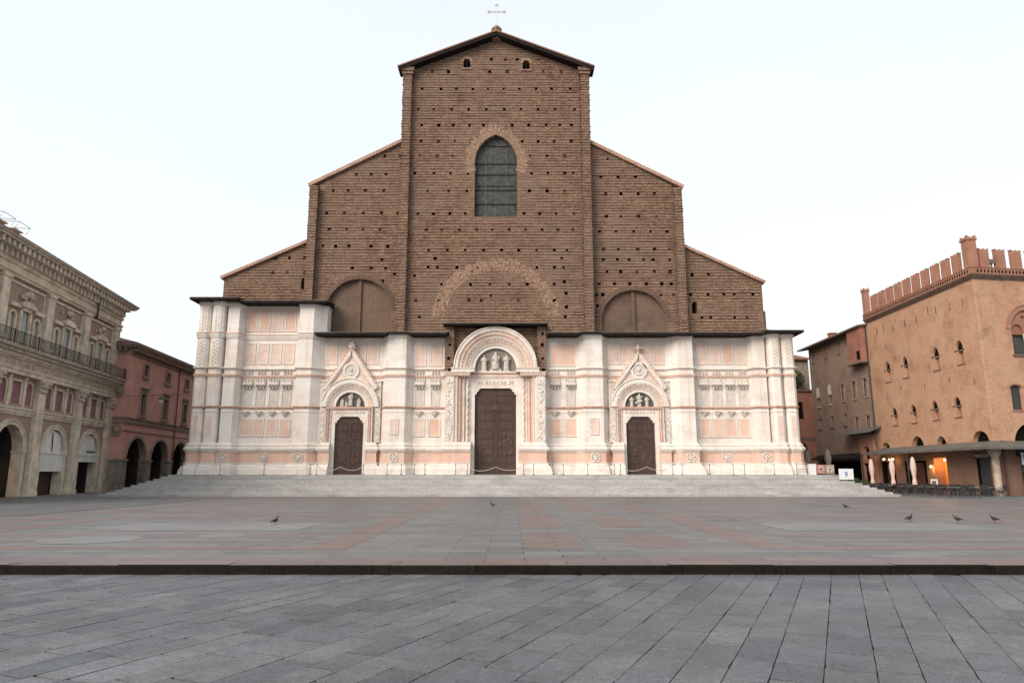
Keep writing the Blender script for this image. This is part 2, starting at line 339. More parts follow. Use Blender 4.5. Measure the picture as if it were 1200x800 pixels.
for k_, v_ in (('kerb',.03),('door',.12),('canopy',.08),('void',.0),('brick',.12),('brick_smooth',.12),('glass_dark',.12),('plaza',.2),('plaza_pink',.2)):
    M[k_].node_tree.nodes['Principled BSDF'].inputs['Specular IOR Level'].default_value = v_
HOLES = {"c":[[-0.8,48.87],[0.86,48.87],[2.19,48.87],[4.62,48.87],[-7.58,47.3],[-5.69,47.3],[-0.96,47.3],[1.03,47.3],[5.2,47.3],[7.22,47.3],[-8.65,45.13],[-6.51,45.13],[-4.8,45.13],[-2.89,45.13],[-1.14,45.13],[0.64,45.13],[2.45,45.13],[4.36,45.13],[6.14,45.13],[8.25,45.13],[-9.02,42.62],[-7.31,42.62],[-5.25,42.62],[-3.32,42.62],[-1.32,42.62],[0.71,42.62],[2.61,42.62],[4.57,42.62],[6.5,42.62],[8.73,42.62],[-8.61,40.67],[-6.69,40.67],[-5.06,40.67],[-3.2,40.67],[-1.63,40.67],[1.63,40.67],[3.48,40.67],[5.47,40.67],[7.0,40.67],[8.34,40.67],[-8.66,38.67],[-6.71,38.67],[-4.86,38.67],[-3.08,38.67],[2.76,38.67],[4.54,38.67],[6.33,38.67],[8.27,38.67],[-8.71,36.96],[-6.77,36.96],[-5.09,36.96],[3.66,36.96],[5.53,36.96],[7.5,36.96],[-9.24,34.86],[-7.12,34.86],[-5.25,34.86],[-3.32,34.86],[3.78,34.86],[5.61,34.86],[7.47,34.86],[8.44,34.86],[-7.77,32.78],[-5.44,32.78],[-3.43,32.78],[3.54,32.78],[5.49,32.78],[7.44,32.78],[-8.76,30.15],[-7.05,30.15],[-5.27,30.15],[-3.55,30.15],[2.93,30.15],[4.67,30.15],[6.45,30.15],[8.42,30.15],[-7.8,28.28],[-6.12,28.28],[-4.16,28.28],[-2.3,28.28],[-0.56,28.28],[1.28,28.28],[3.11,28.28],[4.91,28.28],[6.65,28.28],[8.26,28.28],[-7.52,25.94],[-5.44,25.94],[-3.52,25.94],[-1.51,25.94],[0.47,25.94],[2.35,25.94],[4.26,25.94],[6.2,25.94],[7.59,25.94],[-6.77,25.01],[7.02,25.01],[-7.51,23.96],[-6.51,23.96],[-4.38,23.96],[-2.02,23.96],[2.31,23.96],[4.32,23.96],[6.22,23.96],[7.2,23.96],[-6.03,22.08],[-2.87,22.08],[-0.79,22.08],[1.3,22.08],[3.25,22.08],[6.16,22.08],[7.23,22.33],[7.45,21.07],[-0.69,20.84],[-6.41,20.31],[-3.03,20.31],[-1.69,20.31],[2.28,20.31],[6.18,20.31],[7.45,19.57],[7.32,18.44],[-8.95,23.07],[-8.75,20.3],[-8.31,18.44]],"al":[[-12.73,37.03],[-11.08,37.03],[-15.83,34.93],[-14.17,34.93],[-12.49,34.93],[-10.92,34.93],[-18.32,32.93],[-16.67,32.93],[-14.77,32.93],[-12.67,32.93],[-10.95,32.93],[-18.95,30.31],[-16.96,30.31],[-14.87,30.31],[-12.84,30.31],[-11.05,30.31],[-18.54,28.4],[-16.66,28.4],[-14.83,28.4],[-12.97,28.4],[-10.99,28.4],[-19.14,26.47],[-17.74,26.47],[-16.31,26.47],[-13.9,26.47],[-12.03,26.47],[-12.63,24.98],[-10.84,24.98],[-15.82,24.02],[-13.77,24.02],[-12.18,24.02],[-10.84,24.02],[-11.17,23.27],[-10.84,22.51],[-12.47,22.51],[-10.96,19.71],[-10.91,18.33]],"ar":[[12.36,36.75],[11.53,34.55],[13.46,34.55],[15.42,34.55],[12.03,32.56],[13.72,32.56],[15.65,32.56],[17.48,32.56],[12.04,29.94],[13.68,29.94],[15.62,29.94],[17.59,29.94],[11.25,28.18],[13.04,28.18],[14.99,28.18],[16.87,28.18],[18.66,28.18],[11.64,26.12],[13.3,26.12],[15.4,26.12],[17.23,26.12],[18.89,26.12],[11.57,24.93],[13.13,24.93],[14.41,24.93],[15.97,24.93],[17.03,24.93],[18.83,24.93],[11.97,23.56],[13.45,23.56],[15.2,23.56],[17.12,23.56],[18.85,23.56],[11.08,22.22],[12.74,22.22],[14.4,22.22],[16.19,22.22],[17.85,22.22],[18.89,22.22],[10.77,20.98],[11.43,20.98],[17.73,20.98],[19.09,20.98],[10.84,19.78],[10.85,18.47],[18.49,18.47]],"ol":[[-24.51,23.51],[-22.93,23.51],[-21.02,23.51],[-24.32,25.18],[-22.79,25.18],[-21.12,25.18]],"or":[[20.99,21.1],[22.88,21.1],[24.58,21.1],[25.69,21.1],[27.72,21.1],[22.05,18.5],[23.03,18.5],[25.62,18.5],[26.95,18.5],[21.25,23.27],[23.05,23.27]]}  # putlog hole positions unprojected offline from image pixels onto the wall plane

# ================================================================== ground
def structure(o): o['kind'] = 'structure'; return o
def sheet(name, polys, z, mat):
    g = MB()
    for p in polys: g.add([(x,y,z) for x,y in p], [tuple(range(len(p)))])
    return structure(g.build(name, mat))
KY = -56.0; SZ = -.2
X0, X1, Y0 = -24.0, 27.0, -71.0
sheet('street', [[(-400,-400),(400,-400),(400,Y0),(-400,Y0)],[(-400,Y0),(X0,Y0),(X0,KY),(-400,KY)],[(X1,Y0),(400,Y0),(400,KY),(X1,KY)]], SZ, M['street'])
sheet('street_bed', [[(X0,Y0),(X1,Y0),(X1,KY+.1),(X0,KY+.1)]], SZ-.03, M['joint'])
g = MB(); rs = random.Random(5); du_ = (math.sin(R(25)), math.cos(R(25))); dv_ = (math.cos(R(25)), -math.sin(R(25)))
vv = -36.0
while vv < 36:                                             # rows of long slabs running off to the upper right
    wv = rs.choice((.46,.5,.5,.54)); uu = -45.0+rs.random()
    while uu < 45:
        L = rs.uniform(.7,1.35); gp = rs.uniform(.003,.0065); gu = rs.uniform(.013,.021); cu, cv = uu+L/2, vv+wv/2
        cx = cu*du_[0]+cv*dv_[0]; cy = -64+cu*du_[1]+cv*dv_[1]
        if X0+.8 < cx < X1-.8 and Y0+.5 < cy < KY+.5:
            z = SZ+rs.uniform(-.0035,.0035); tx, ty = rs.uniform(-.003,.003), rs.uniform(-.003,.003); q = []
            for a, b in ((0,0),(L*.5,0),(L,0),(L,wv*.5),(L,wv),(L*.5,wv),(0,wv),(0,wv*.5)):
                a2 = min(max(a,gu),L-gu)+rs.uniform(-.003,.003); b2 = min(max(b,gp),wv-gp)+rs.uniform(-.003,.003)
                if (a in (0,L)) and (b in (0,wv)) and rs.random() < .5: a2 += (.012 if a == 0 else -.012)*rs.random(); b2 += (.012 if b == 0 else -.012)*rs.random()
                u_, v_ = uu+a2, vv+b2; q.append((u_*du_[0]+v_*dv_[0], -64+u_*du_[1]+v_*dv_[1], z+tx*(a/L-.5)+ty*(b/wv-.5)))
            top = q[::-1]; low_ = [(x,y,SZ-.03) for x,y,_ in top]; n = len(top); mt = rs.randrange(6)
            g.add(top+low_, [tuple(range(n))]+[(i,i+n,(i+1)%n+n,(i+1)%n) for i in range(n)], mt)
        uu += L
    vv += wv
structure(g.build('street', SLABS))
g = MB()
g.add([(-900,KY+.3,-.02),(900,KY+.3,-.02),(900,1500,-.02),(-900,1500,-.02)], [(0,1,2,3)]); structure(g.build('ground', M['side_paving']))
sheet('piazza', [[(-60,KY+.28),(60,KY+.28),(60,8),(-60,8)]], 0, M['plaza'])
k = MB(); x = -60.0
while x < 60:                                              # kerb stones, each a little out of line
    L = random.uniform(1.6, 2.9); dz = random.uniform(-.006,.006); dy = random.uniform(-.010,.010)
    e = .018
    pr = [(KY+dy, SZ-.05), (KY+dy, -.03+dz), (KY+dy+.03, .004+dz), (KY+.42, .004+dz), (KY+.42, SZ-.05)]
    a, b = x, x+L-.008
    vs = [(a,q[0],q[1]) for q in pr]+[(b,q[0],q[1]) for q in pr]; n = len(pr)
    k.add(vs, [tuple(range(n-1,-1,-1)), tuple(range(n,2*n))]+[(i,(i+1)%n,(i+1)%n+n,i+n) for i in range(n)], 0)
    k.m[-n+2] = 1
    x += L
structure(k.build('kerb', [M['kerb'], M['plaza_pink']]))
def yd(d): return -72.0+d
P = []
def rc(x0,x1,d0,d1): P.append([(x0,yd(d0)),(x1,yd(d0)),(x1,yd(d1)),(x0,yd(d1))])
rc(-60,60,16.43,17.3)
for d0,d1 in ((19.3,24.4),(26.8,34.5),(37.5,46),(49,56.5)):          # central path of alternating pink squares
    rc(1.95,3.55,d0,d1); rc(5.0,6.7,d0+.3,d1-.3)
for s in (-1,1):
    def sx(a, b): return (2.7-b, 2.7-a) if s < 0 else (2.7+a, 2.7+b)
    for bx in (5.6, 21.5):
        W = 14.5
        for d0,d1 in ((19.2,20.2),(33,34.4),(36.6,38.2),(51,53)): rc(*sx(bx,bx+W), d0, d1)
        rc(*sx(bx,bx+1.2), 20.2, 33); rc(*sx(bx+W-1.2,bx+W), 20.2, 33)
        for d0,d1 in ((21.3,21.8),(23,23.9),(31,31.8),(40,40.6),(44,45),(48.5,49.4)): rc(*sx(bx+1.8,bx+W-1.8), d0, d1)
        rc(*sx(bx,bx+1.2), 38.2, 51); rc(*sx(bx+W-1.2,bx+W), 38.2, 51)
rc(-34,34,57,59.5)
sheet('pink_paving', P, .004, M['plaza_pink'])
P = []
for s in (-1,1):
    for bx in (5.6, 21.5): 
        a, b = (2.7-bx-11, 2.7-bx-3.2) if s < 0 else (2.7+bx+3.2, 2.7+bx+11)
        rc(a,b,25.4,29.2)
P.append([(-11.44+1.45*math.cos(R(a)), -49.94+1.45*math.sin(R(a))) for a in range(0,360,10)])
P.append([(-7.9+.75*math.cos(R(a)), -48.6+.75*math.sin(R(a))) for a in range(0,360,12)])
sheet('pale_paving', P, .008, M['plaza_pale'])
sheet('side_paving', [[(-60,-46),(-22,-38),(-22,-17),(-35,-9),(-60,-9)]], .012, M['side_paving'])
g = MB(); g.box(38.2,60,-14.8,30,-.1,.14); structure(g.build('pavement', M['side_paving']))

# ================================================================== basilica
PZ = 1.9                                                   # level of the platform before the doors
bas = thing('basilica', 'great basilica with unfinished brown brick front above a white and pink marble base', 'church', (0,0,0))
def mir(x): return -x-.3
def mirb(x): return -x-.4

# platform and steps
st = thing('church_steps', 'broad flight of worn grey marble steps below the basilica doors', 'steps', (0,0,0))
NS = 10; rise = PZ/NS
for i in range(NS):
    z1 = PZ-i*rise; y = -4.0-.61*i; xl = -31.7-.37*i; xr = 32.7+.37*i
    g = MB(); nose = .03
    g.box(xl,xr,y,5+.3*i,z1-rise-(.0 if i == NS-1 else .02),z1-.045)
    g.box(xl-nose,xr+nose,y-nose,5+.3*i,z1-.045,z1-.0002*i)
    g.build('step', M['steps'], st)
g = MB(); g.box(32.8,37.8,5.2,34,.0,PZ-.01); g.build('terrace', M['steps'], st)
g = MB(); g.box(-35.8,-31.6,5.2,34,.0,PZ-.01); g.build('terrace', M['steps'], st)

# ---- brick upper front
def hole(x, z, s=.165):
    s *= random.uniform(.8,1.15); j = lambda: random.uniform(-.03,.03)
    return [(x-s+j(),z-s+j()),(x+s+j(),z-s+j()),(x+s+j(),z+s+j()),(x-s+j(),z+s+j())]
def putlogs(key, ok=lambda x,z: True): return [(hole(x,z), .45, 1, 1) for x,z in HOLES[key] if ok(x,z)]
BR = [M['brick'], M['brick_smooth'], M['brick_arch']]
BR = [M['brick'], M['void'], M['brick_smooth']]
AX = -.2
def ledges(g, outline, y, x0, x1, z0, z1, skip):            # courses that stick out of the unfinished wall, broken into runs
    r = random.Random(int(x0*7+z1)); z = round(z0/.321)*.321+.05
    while z < z1:
        x = x0+r.uniform(0,.6)
        while x < x1-.3:
            L = r.uniform(.5,3.4); e = min(x+L, x1)
            if r.random() < .8 and all(inside((q,z+.03), outline) and not skip(q,z) for q in (x,(x+e)/2,(3*x+e)/4,(x+3*e)/4,e)):
                p_ = r.uniform(.015,.05); g.box(x,e,y-p_,y+.01,z,z+r.uniform(.045,.08))
            x = e+r.uniform(.03,.5)
        z += .321
def teeth(g, x0, x1, y, z0, z1, seed=1):                    # toothed brick edges of the buttresses
    r = random.Random(seed); z = round(z0/.321)*.321+.05
    while z < z1:
        for s,xe in ((-1,x0),(1,x1)):
            p_ = r.uniform(.0,.09); a,b = sorted((xe-s*.2, xe+s*p_)); g.box(a,b,y-r.uniform(.015,.06),y+.5,z,z+.1)
        if r.random() < .6: g.box(x0+.25,x1-.25,y-r.uniform(.02,.05),y+.01,z,z+.06)
        z += .321
# nave
win = pointed(-2.55, 2.15, 29.75, 36.25, 39.5, 8)
tw = [arched(-4.0,-3.2,47.75,48.55,6), arched(2.83,3.63,47.55,48.35,6)]
nave = [(-9.85,9.0),(9.45,9.0),(9.45,47.5),(AX,51.45),(-9.85,47.5)]
def farwin(x, z): return not (-3.0 < x < 2.7 and 29.3 < z < 40.2)
mb = MB(); wall(mb, nave, putlogs('c', farwin)+[(win,.75,None,0)]+[(t,.9,1,0) for t in tw], 0, 46)
ledges(mb, nave, 0, -9.7, 9.3, 17.6, 50.8, lambda x,z: (-3.9 < x < 3.5 and 29.2 < z < 41) or (abs(x+.1) < 7.1 and abs(math.hypot(x+.1,z-18.1)-6.15) < .9) or (z > 47 and 2.3 < abs(x+.2) < 4.4))
nb = mb.build('brick_wall', BR, bas)
# piers either side of the nave
for s,(xa,xb) in enumerate(((-10.75,-9.78),(9.36,10.33))):
    g = MB(); teeth(g, xa, xb, -.62, 16, 46.4, int(xa*3)); g.box(xa,xb,-.62,3,9,46.6); g.box(xa-.14,xb+.14,-.76,3,46.6,47.0); g.box(xa-.26,xb+.26,-.9,3,47.0,47.35)
    g.build('brick_pier', M['brick'], bas)
for (xa,xb,zt) in ((-20.75,-19.85,33.3),(19.45,20.35,33.1)):
    g = MB(); teeth(g, xa, xb, -.3, 16, zt-.1, int(xa*5)); g.box(xa,xb,-.3,3,10,zt); g.build('brick_pier', M['brick'], bas)
# aisles with their bricked-up arches
def aisle(key, x0, x1, z0, z1, cx, r, zs, zt):
    a = [(x0,9.0),(x1,9.0),(x1,z1),(x0,z0)]
    if x0 > x1: a = a[::-1]
    h = (arched(cx-r, cx+r, 16.3 if key == 'ar' else 16.6, zs, 16), .5, 2, 0)
    mb = MB(); wall(mb, a, putlogs(key, lambda x,z: min(x0,x1)+.3 < x < max(x0,x1)-.3 and not (abs(x-cx) < r+.35 and z < zs+math.sqrt(max(0,(r+.4)**2-(x-cx)**2))+.1))+[h], .35, 46)
    ledges(mb, a, .35, min(x0,x1)+.1, max(x0,x1)-.1, 16.5, 39, lambda x,z: abs(x-cx) < r+.75 and z < zs+math.sqrt(max(0,(r+.75)**2-(x-cx)**2))+.1)
    mb.build('brick_wall', BR, bas)
    g = MB(); g.box(cx-.17,cx+.17,.62,.80,16.3,zs+r+.0); g.build('mullion', M['brick_smooth'], bas)
    g = MB()
    for i in range(46):                                    # soldier bricks round the arch, one by one
        a0 = 180*i/46+.5; a1 = 180*(i+1)/46-.5; g.ring(cx, zs, r+.02, r+.52+random.uniform(-.08,.08), .30-random.uniform(0,.03), .36, 0, 1, a0, a1)
    g.build('brick_arch', M['brick_smooth'], bas)
aisle('al', -19.9, -10.7, 33.75, 38.85, -14.95, 3.5, 19.25, 0)
aisle('ar', 19.5, 10.3, 33.55, 38.7, 14.72, 3.5, 18.0, 0)
def outer(key, x0, x1, z0, z1, slit):
    a = [(x0,12.0),(x1,12.0),(x1,z1),(x0,z0)]
    if x0 > x1: a = a[::-1]
    mb = MB(); wall(mb, a, putlogs(key, lambda x,z: abs(x-slit[0]) > .8 or abs(z-slit[1]) > 1.1)+[(arched(slit[0]-.3,slit[0]+.3,slit[1]-.65,slit[1]+.35,5), .8, 1, 0)], .5, 44)
    ledges(mb, a, .5, min(x0,x1)+.1, max(x0,x1)-.1, 16.8, 27, lambda x,z: abs(x-slit[0]) < .5 and abs(z-slit[1]) < .9)
    mb.build('brick_wall', BR, bas)
outer('ol', -29.75, -20.7, 22.95, 27.05, (-21.05, 22.3))
outer('or', 28.75, 20.3, 22.45, 26.5, (21.35, 19.6))
g = MB(); g.column([(28.75,.2),(29.2,.5),(29.2,6),(28.0,6),(28.0,.2)], 12, 17.2); g.column([(28.6,.3),(28.95,.5),(28.95,6),(28.0,6),(28.0,.3)], 17.2, 19.2); g.build('brick_pier', M['brick'], bas)
# voussoirs of the great window, bond by bond
g = MB(); a_ = 2.35; h_ = 3.25; rad = (a_*a_+h_*h_)/(2*a_); am = math.degrees(math.asin(h_/rad)); wc = -.2
for s in (1,-1):
    n = 26
    for i in range(n):
        a0 = math.radians(-18+(am+18)*i/n+.35); a1 = math.radians(-18+(am+18)*(i+1)/n-.75)
        ri = rad+.02; ro = rad+1.15+random.uniform(-.3,.25); ox = wc+s*(a_-rad)
        pts = [(ox+s*q*math.cos(a), 36.25+q*math.sin(a)) for q,a in ((ri,a0),(ro,a0),(ro,a1),(ri,a1))]
        pts = [(max(wc,px) if s > 0 else min(wc,px), pz) for px,pz in pts]
        if abs(pts[1][0]-wc) < .01 and abs(pts[0][0]-wc) < .01: continue
        if abs(pts[1][0]-wc) < .01: pts[1] = (wc, pts[0][1]+1.35); pts[2] = (wc, pts[0][1]+1.4)
        g.prism(pts, -random.uniform(.01,.05), .01)
g.prism([(wc,39.55),(wc+.22,40.6),(wc,40.9),(wc-.22,40.6)], -.035, .01)
g.build('window_arch', M['brick_arch'], bas)
# trace of the unfinished portal arch
g = MB()
for i in range(84):
    a0 = 4+172*i/84; 
    for rr in (5.5,5.8,6.1,6.4,6.65):
        if random.random() < (.10 if 5.6 < rr < 6.5 else .4): continue
        g.ring(-.1, 18.1, rr+random.uniform(-.08,.04), rr+.25+random.uniform(-.05,.06), -random.uniform(.008,.03), .01, 0, 1, a0+.15, a0+1.85)
g.build('relieving_arch', M['brick_worn'], bas)
# window
gw = MB(); gw.prism(pointed(-2.6,2.2,29.7,36.25,39.55,8), .6, .66); wn = gw.build('window', M['glass_dark'], bas)
gw = MB()
for i,z in enumerate((31.45,33.1,34.95,36.255)): gw.box(-2.55,2.15,.5,.62,z-.07,z+.07)
gw.box(-1.7,1.3,.5,.62,38.35,38.41); gw.box(-2.3,1.9,.52,.62,33.55,33.6)
gw.build('glazing_bar', M['bars'], wn)
gw = MB()
for x in (-1.35,-.2,.95): gw.box(x-.03,x+.03,.55,.61,29.75,38.2)
gw.build('mullion', M['lead'], wn)
for (a,b,z0,z1) in ((-4.0,-3.2,47.75,48.55),(2.83,3.63,47.55,48.35)):
    g = MB(); g.ring((a+b)/2, z1, (b-a)/2+.02, (b-a)/2+.3, -.05, .02, 0, 9); g.box(a-.2,b+.2,-.12,.05,z0-.15,z0-.0)
    fr = g.build('window', M['brick_arch'], bas); q = MB(); q.box(a,b,.3,.35,z0+.3,z0+.36); q.box((a+b)/2-.03,(a+b)/2+.03,.3,.35,z0,z1+.3); q.build('glazing_bar', M['bars'], fr)
# roofs
def slope(name, x0, z0, x1, z1, y0, y1, th, mat, par=bas):
    g = MB(); l = math.hypot(x1-x0, z1-z0); nx, nz = -(z1-z0)/l, (x1-x0)/l
    if nz < 0: nx, nz = -nx, -nz
    g.prism([(x0,z0),(x1,z1),(x1+nx*th,z1+nz*th),(x0+nx*th,z0+nz*th)], y0, y1); return g.build(name, mat, par)
slope('roof', -9.8, 47.6, AX, 51.4, .6, 47, .34, M['canopy']); slope('roof', 9.4, 47.6, AX, 51.4, .6, 47, .34, M['canopy'])
slope('eaves', -11.25, 46.95, AX, 51.4, -1.0, .6, .36, M['canopy']); slope('eaves', 10.85, 46.95, AX, 51.4, -1.0, .6, .36, M['canopy'])
slope('roof_tiles', -11.35, 47.28, AX, 51.76, -1.1, .7, .16, M['tile']); slope('roof_tiles', 10.95, 47.28, AX, 51.76, -1.1, .7, .16, M['tile'])
M['coping'] = masonry('tile_coping', (.44,.27,.20), (.36,.22,.165), (.2,.13,.1), .32, 1.5, .03, stain_amt=.4, bump=.5)
slope('roof_coping', -21.0, 33.35, -10.75, 38.7, .0, 1.0, .36, M['coping']); slope('roof_coping', 20.6, 33.15, 10.33, 38.55, .0, 1.0, .36, M['coping'])
slope('roof', -21.0, 33.4, -10.0, 39.0, 1.0, 46, .25, M['tile']); slope('roof', 20.6, 33.2, 9.8, 38.9, 1.0, 46, .25, M['tile'])
slope('roof_coping', -30.0, 22.75, -20.75, 26.95, .15, 1.1, .3, M['coping']); slope('roof_coping', 29.0, 22.25, 20.35, 26.4, .15, 1.1, .3, M['coping'])
slope('roof', -30.0, 22.8, -19.0, 27.8, 1.1, 44, .2, M['tile']); slope('roof', 29.0, 22.3, 18.6, 27.3, 1.1, 44, .2, M['tile'])
# pedestal and cross
g = MB(); g.lathe(AX, -.1, [(.62,51.2),(.55,51.7),(.5,52.4),(.62,52.5),(.62,52.65),(.4,52.75),(.38,52.95),(.2,53.0)], 8, sm=False); cpd = g.build('cross_pedestal', M['brick_arch'], bas)
g = MB(); z0 = 52.95; g.tube([(AX,-.1,z0),(AX,-.1,z0+2.85)], .07, 6); g.tube([(AX-.85,-.1,z0+2.0),(AX+.85,-.1,z0+2.0)], .065, 6)
for dx,dz in ((-.85,2.0),(.85,2.0),(0,2.85)):
    px, pz = AX+dx, z0+dz; ux, uz = (1 if dx > 0 else -1 if dx < 0 else 0), (1 if dx == 0 else 0)
    g.ball((px+ux*.14,-.1,pz+uz*.14), .11); g.ball((px+uz*.13,-.1,pz+ux*.13), .1); g.ball((px-uz*.13,-.1,pz-ux*.13), .1)
g.build('cross', M['gold'], bas)
# central brick field over the great doorway
g = MB(); g.box(-5.0,4.8,-.95,.02,11.5,17.35); g.build('brick_field', M['brick'], bas)
for xa,xb in ((-5.35,-4.42),(4.22,5.15)):
    g = MB(); mbp = wall(g, rect(xa,xb,11.8,17.4), [(hole((xa+xb)/2+random.uniform(-.2,.2), z, .15), .3, 1, 1) for z in (12.5,13.7,15.1,16.3)], -1.7, -.9)
    g.build('brick_pier', [M['brick'], M['void']], bas)
# dark canopies that shelter the joint of marble and brick
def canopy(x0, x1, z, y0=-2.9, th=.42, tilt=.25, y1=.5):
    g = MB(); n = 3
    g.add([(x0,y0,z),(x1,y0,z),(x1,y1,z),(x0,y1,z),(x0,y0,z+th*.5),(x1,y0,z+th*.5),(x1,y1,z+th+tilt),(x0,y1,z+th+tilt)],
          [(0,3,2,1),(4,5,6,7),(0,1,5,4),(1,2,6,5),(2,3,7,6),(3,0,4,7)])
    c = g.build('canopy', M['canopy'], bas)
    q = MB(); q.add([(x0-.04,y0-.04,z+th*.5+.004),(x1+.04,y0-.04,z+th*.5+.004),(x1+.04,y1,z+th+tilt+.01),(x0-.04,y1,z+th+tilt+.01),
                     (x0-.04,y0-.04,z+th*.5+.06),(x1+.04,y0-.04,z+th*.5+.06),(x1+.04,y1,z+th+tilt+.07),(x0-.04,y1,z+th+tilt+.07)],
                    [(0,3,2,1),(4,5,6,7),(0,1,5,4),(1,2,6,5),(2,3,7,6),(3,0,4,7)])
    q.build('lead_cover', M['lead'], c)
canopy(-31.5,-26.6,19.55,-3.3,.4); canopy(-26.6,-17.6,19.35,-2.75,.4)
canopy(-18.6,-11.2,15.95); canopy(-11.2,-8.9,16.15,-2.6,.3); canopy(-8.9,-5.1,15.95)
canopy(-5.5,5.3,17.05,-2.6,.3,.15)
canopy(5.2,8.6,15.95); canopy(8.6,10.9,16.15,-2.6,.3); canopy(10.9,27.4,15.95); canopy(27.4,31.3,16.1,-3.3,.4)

# ---- marble lower front: one plan line, lofted course by course
def pier_front(x0, x1, y, d=.35):                          # cut-cornered column front
    w_ = x1-x0; return [(x0,y+d*1.6),(x0+.06*w_,y+d*.6),(x0+.26*w_,y),(x1-.26*w_,y),(x1-.06*w_,y+d*.6),(x1,y+d*1.6)]
LP = [(-30.95,2.0),(-30.95,-1.2)] + pier_front(-30.95,-29.6,-2.3) + pier_front(-29.5,-28.15,-2.5)  # front x and z from image pixels, scaled about the camera to wall depth
LP += [(-28.1,-1.1),(-27.95,-1.1),(-27.95,-2.0),(-26.75,-2.0),(-26.35,-1.0)]
LB = [(-20.75,-1.0),(-20.5,-2.0),(-19.0,-2.0),(-17.85,-1.0)]
LC = [(-11.85,-1.0),(-11.2,-1.95),(-9.3,-1.95),(-8.55,-1.0)]
def mirp(L): return [(mir(x),y) for x,y in L][::-1]
left = LP+LB+LC; full = left+mirp(left)
PCL = -15.0; PCR = 14.7
p1 = LP+LB+[(PCL-2.75,-1.0),(PCL-2.75,-1.65),(PCL-1.8,-1.65)]
p2 = [(PCL+1.8,-1.65),(PCL+2.75,-1.65),(PCL+2.75,-1.0)]+LC+[(-5.15,-1.0),(-5.15,-2.35),(-2.54,-2.35)]
segs = [p1, p2, mirp(p2), mirp(p1)]
def parts(name, mat, levels, paths):
    for p in paths: band(p, levels).build(name, mat, bas)
parts('plinth_base', M['marble'], [(PZ-.02,.78),(2.2,.76),(2.22,.70),(2.45,.70),(2.47,.6),(2.62,.58),(2.85,.34),(3.0,.3),(3.02,.36),(3.09,.36),(3.1,.2)], segs)
for xa,xb,y in ((PCL-2.72,PCL-1.8,-1.65),(PCL+1.8,PCL+2.72,-1.65),(-5.12,-2.54,-2.35)):
    for a,b in ((xa,xb),(mir(xb),mir(xa))):
        g = MB(); g.box(a,b,y+.002,-1.0,PZ,5.1); g.build('jamb_base', M['marble'], bas)
parts('plinth_pink_course', M['pink'], [(3.1,.2),(4.12,.2)], segs)
parts('plinth_cornice', M['marble_trim'], [(4.12,.2),(4.13,.28),(4.3,.30),(4.32,.42),(4.5,.44),(4.6,.34),(4.72,.2),(4.74,.24),(4.84,.24),(5.0,.1),(5.1,.0)], segs)
g = MB()
for p in segs:                                             # dentils under the plinth cornice
    q = offset_path(p, .3)
    for (ax,ay),(bx,by) in zip(q, q[1:]):
        L = math.hypot(bx-ax,by-ay); n = int(L/.3)
        if abs(ay-by) > .3: continue
        for i in range(n):
            x = ax+(bx-ax)*(i+.5)/n; y = ay+(by-ay)*(i+.5)/n; g.box(x-.07,x+.07,y-.06,y+.02,4.2,4.3)
g.build('dentils', M['marble_trim'], bas)
# walls
band(full, [(5.1,0),(8.5,0)], caps=False).build('marble_wall', M['marble'], bas)
band(full, [(8.75,0),(11.7,0)], caps=False).build('marble_wall', M['marble'], bas)
fl = left+[(-5.15,-1.0),(-5.15,.1)]; fr_ = mirp(fl)
for p in (fl, fr_):
    band(p, [(12.05,0),(12.5,0)], caps=False).build('marble_wall', M['marble'], bas)
    band(p, [(12.75,0),(15.75,0),(15.77,.08),(15.95,.1),(16.0,.16),(16.15,.16)], caps=False).build('marble_wall', M['marble'], bas)
ft = LP+LB+[(-17.85,.45)]
band(ft, [(16.35,0),(19.15,0),(19.2,.1),(19.5,.14),(19.7,.14)], caps=False).build('marble_wall', M['marble'], bas)
parts('string_course', M['pink_dark'], [(8.5,0),(8.52,.08),(8.62,.14),(8.72,.14),(8.75,0)], [left+[(-5.15,-1.0)], mirp(left+[(-5.15,-1.0)])])
parts('string_course', M['marble_trim'], [(8.1,0),(8.12,.05),(8.2,.05),(8.22,0)], [left+[(-5.15,-1.0)], mirp(left+[(-5.15,-1.0)])])
parts('string_course', M['pink_pale'], [(11.7,0),(11.72,.09),(11.85,.13),(12.0,.13),(12.03,.04),(12.05,0)], [fl, fr_])
parts('string_course', M['pink_dark'], [(11.82,.135),(11.92,.145)], [fl, fr_])
parts('string_course', M['marble_trim'], [(12.5,0),(12.52,.1),(12.62,.2),(12.72,.2),(12.75,0)], [fl, fr_])
parts('string_course', M['pink_pale'], [(16.15,0),(16.17,.12),(16.26,.17),(16.33,.17),(16.35,0)], [ft])
# pier panels on the corner columns (sunk pink strips) and carved upper shafts
for (xa,xb) in ((-30.5,-30.05),(-29.05,-28.6)):
    for f in (lambda x: x, mir):
        a, b = sorted((f(xa), f(xb))); y = -2.33 if abs(xa) > 29.8 else -2.53
        g = MB(); g.box(a,b,y,y+.05,5.75,7.7); g.build('pink_panel', M['pink_pale'], bas)
        g = MB()
        zt = 15.6 if f is mir else 15.8
        for i in range(14):
            z = 12.95+(zt-13.1)*i/14; g.ball(((a+b)/2+(.12 if i % 2 else -.12), y+.01, z), .085, sc=(1,.5,1))
        if f is not mir:
            for i in range(16): g.ball(((a+b)/2+(.12 if i % 2 else -.12), y+.01, 16.55+i*.16), .085, sc=(1,.5,1))
        g.build('carved_knots', M['relief'], bas)

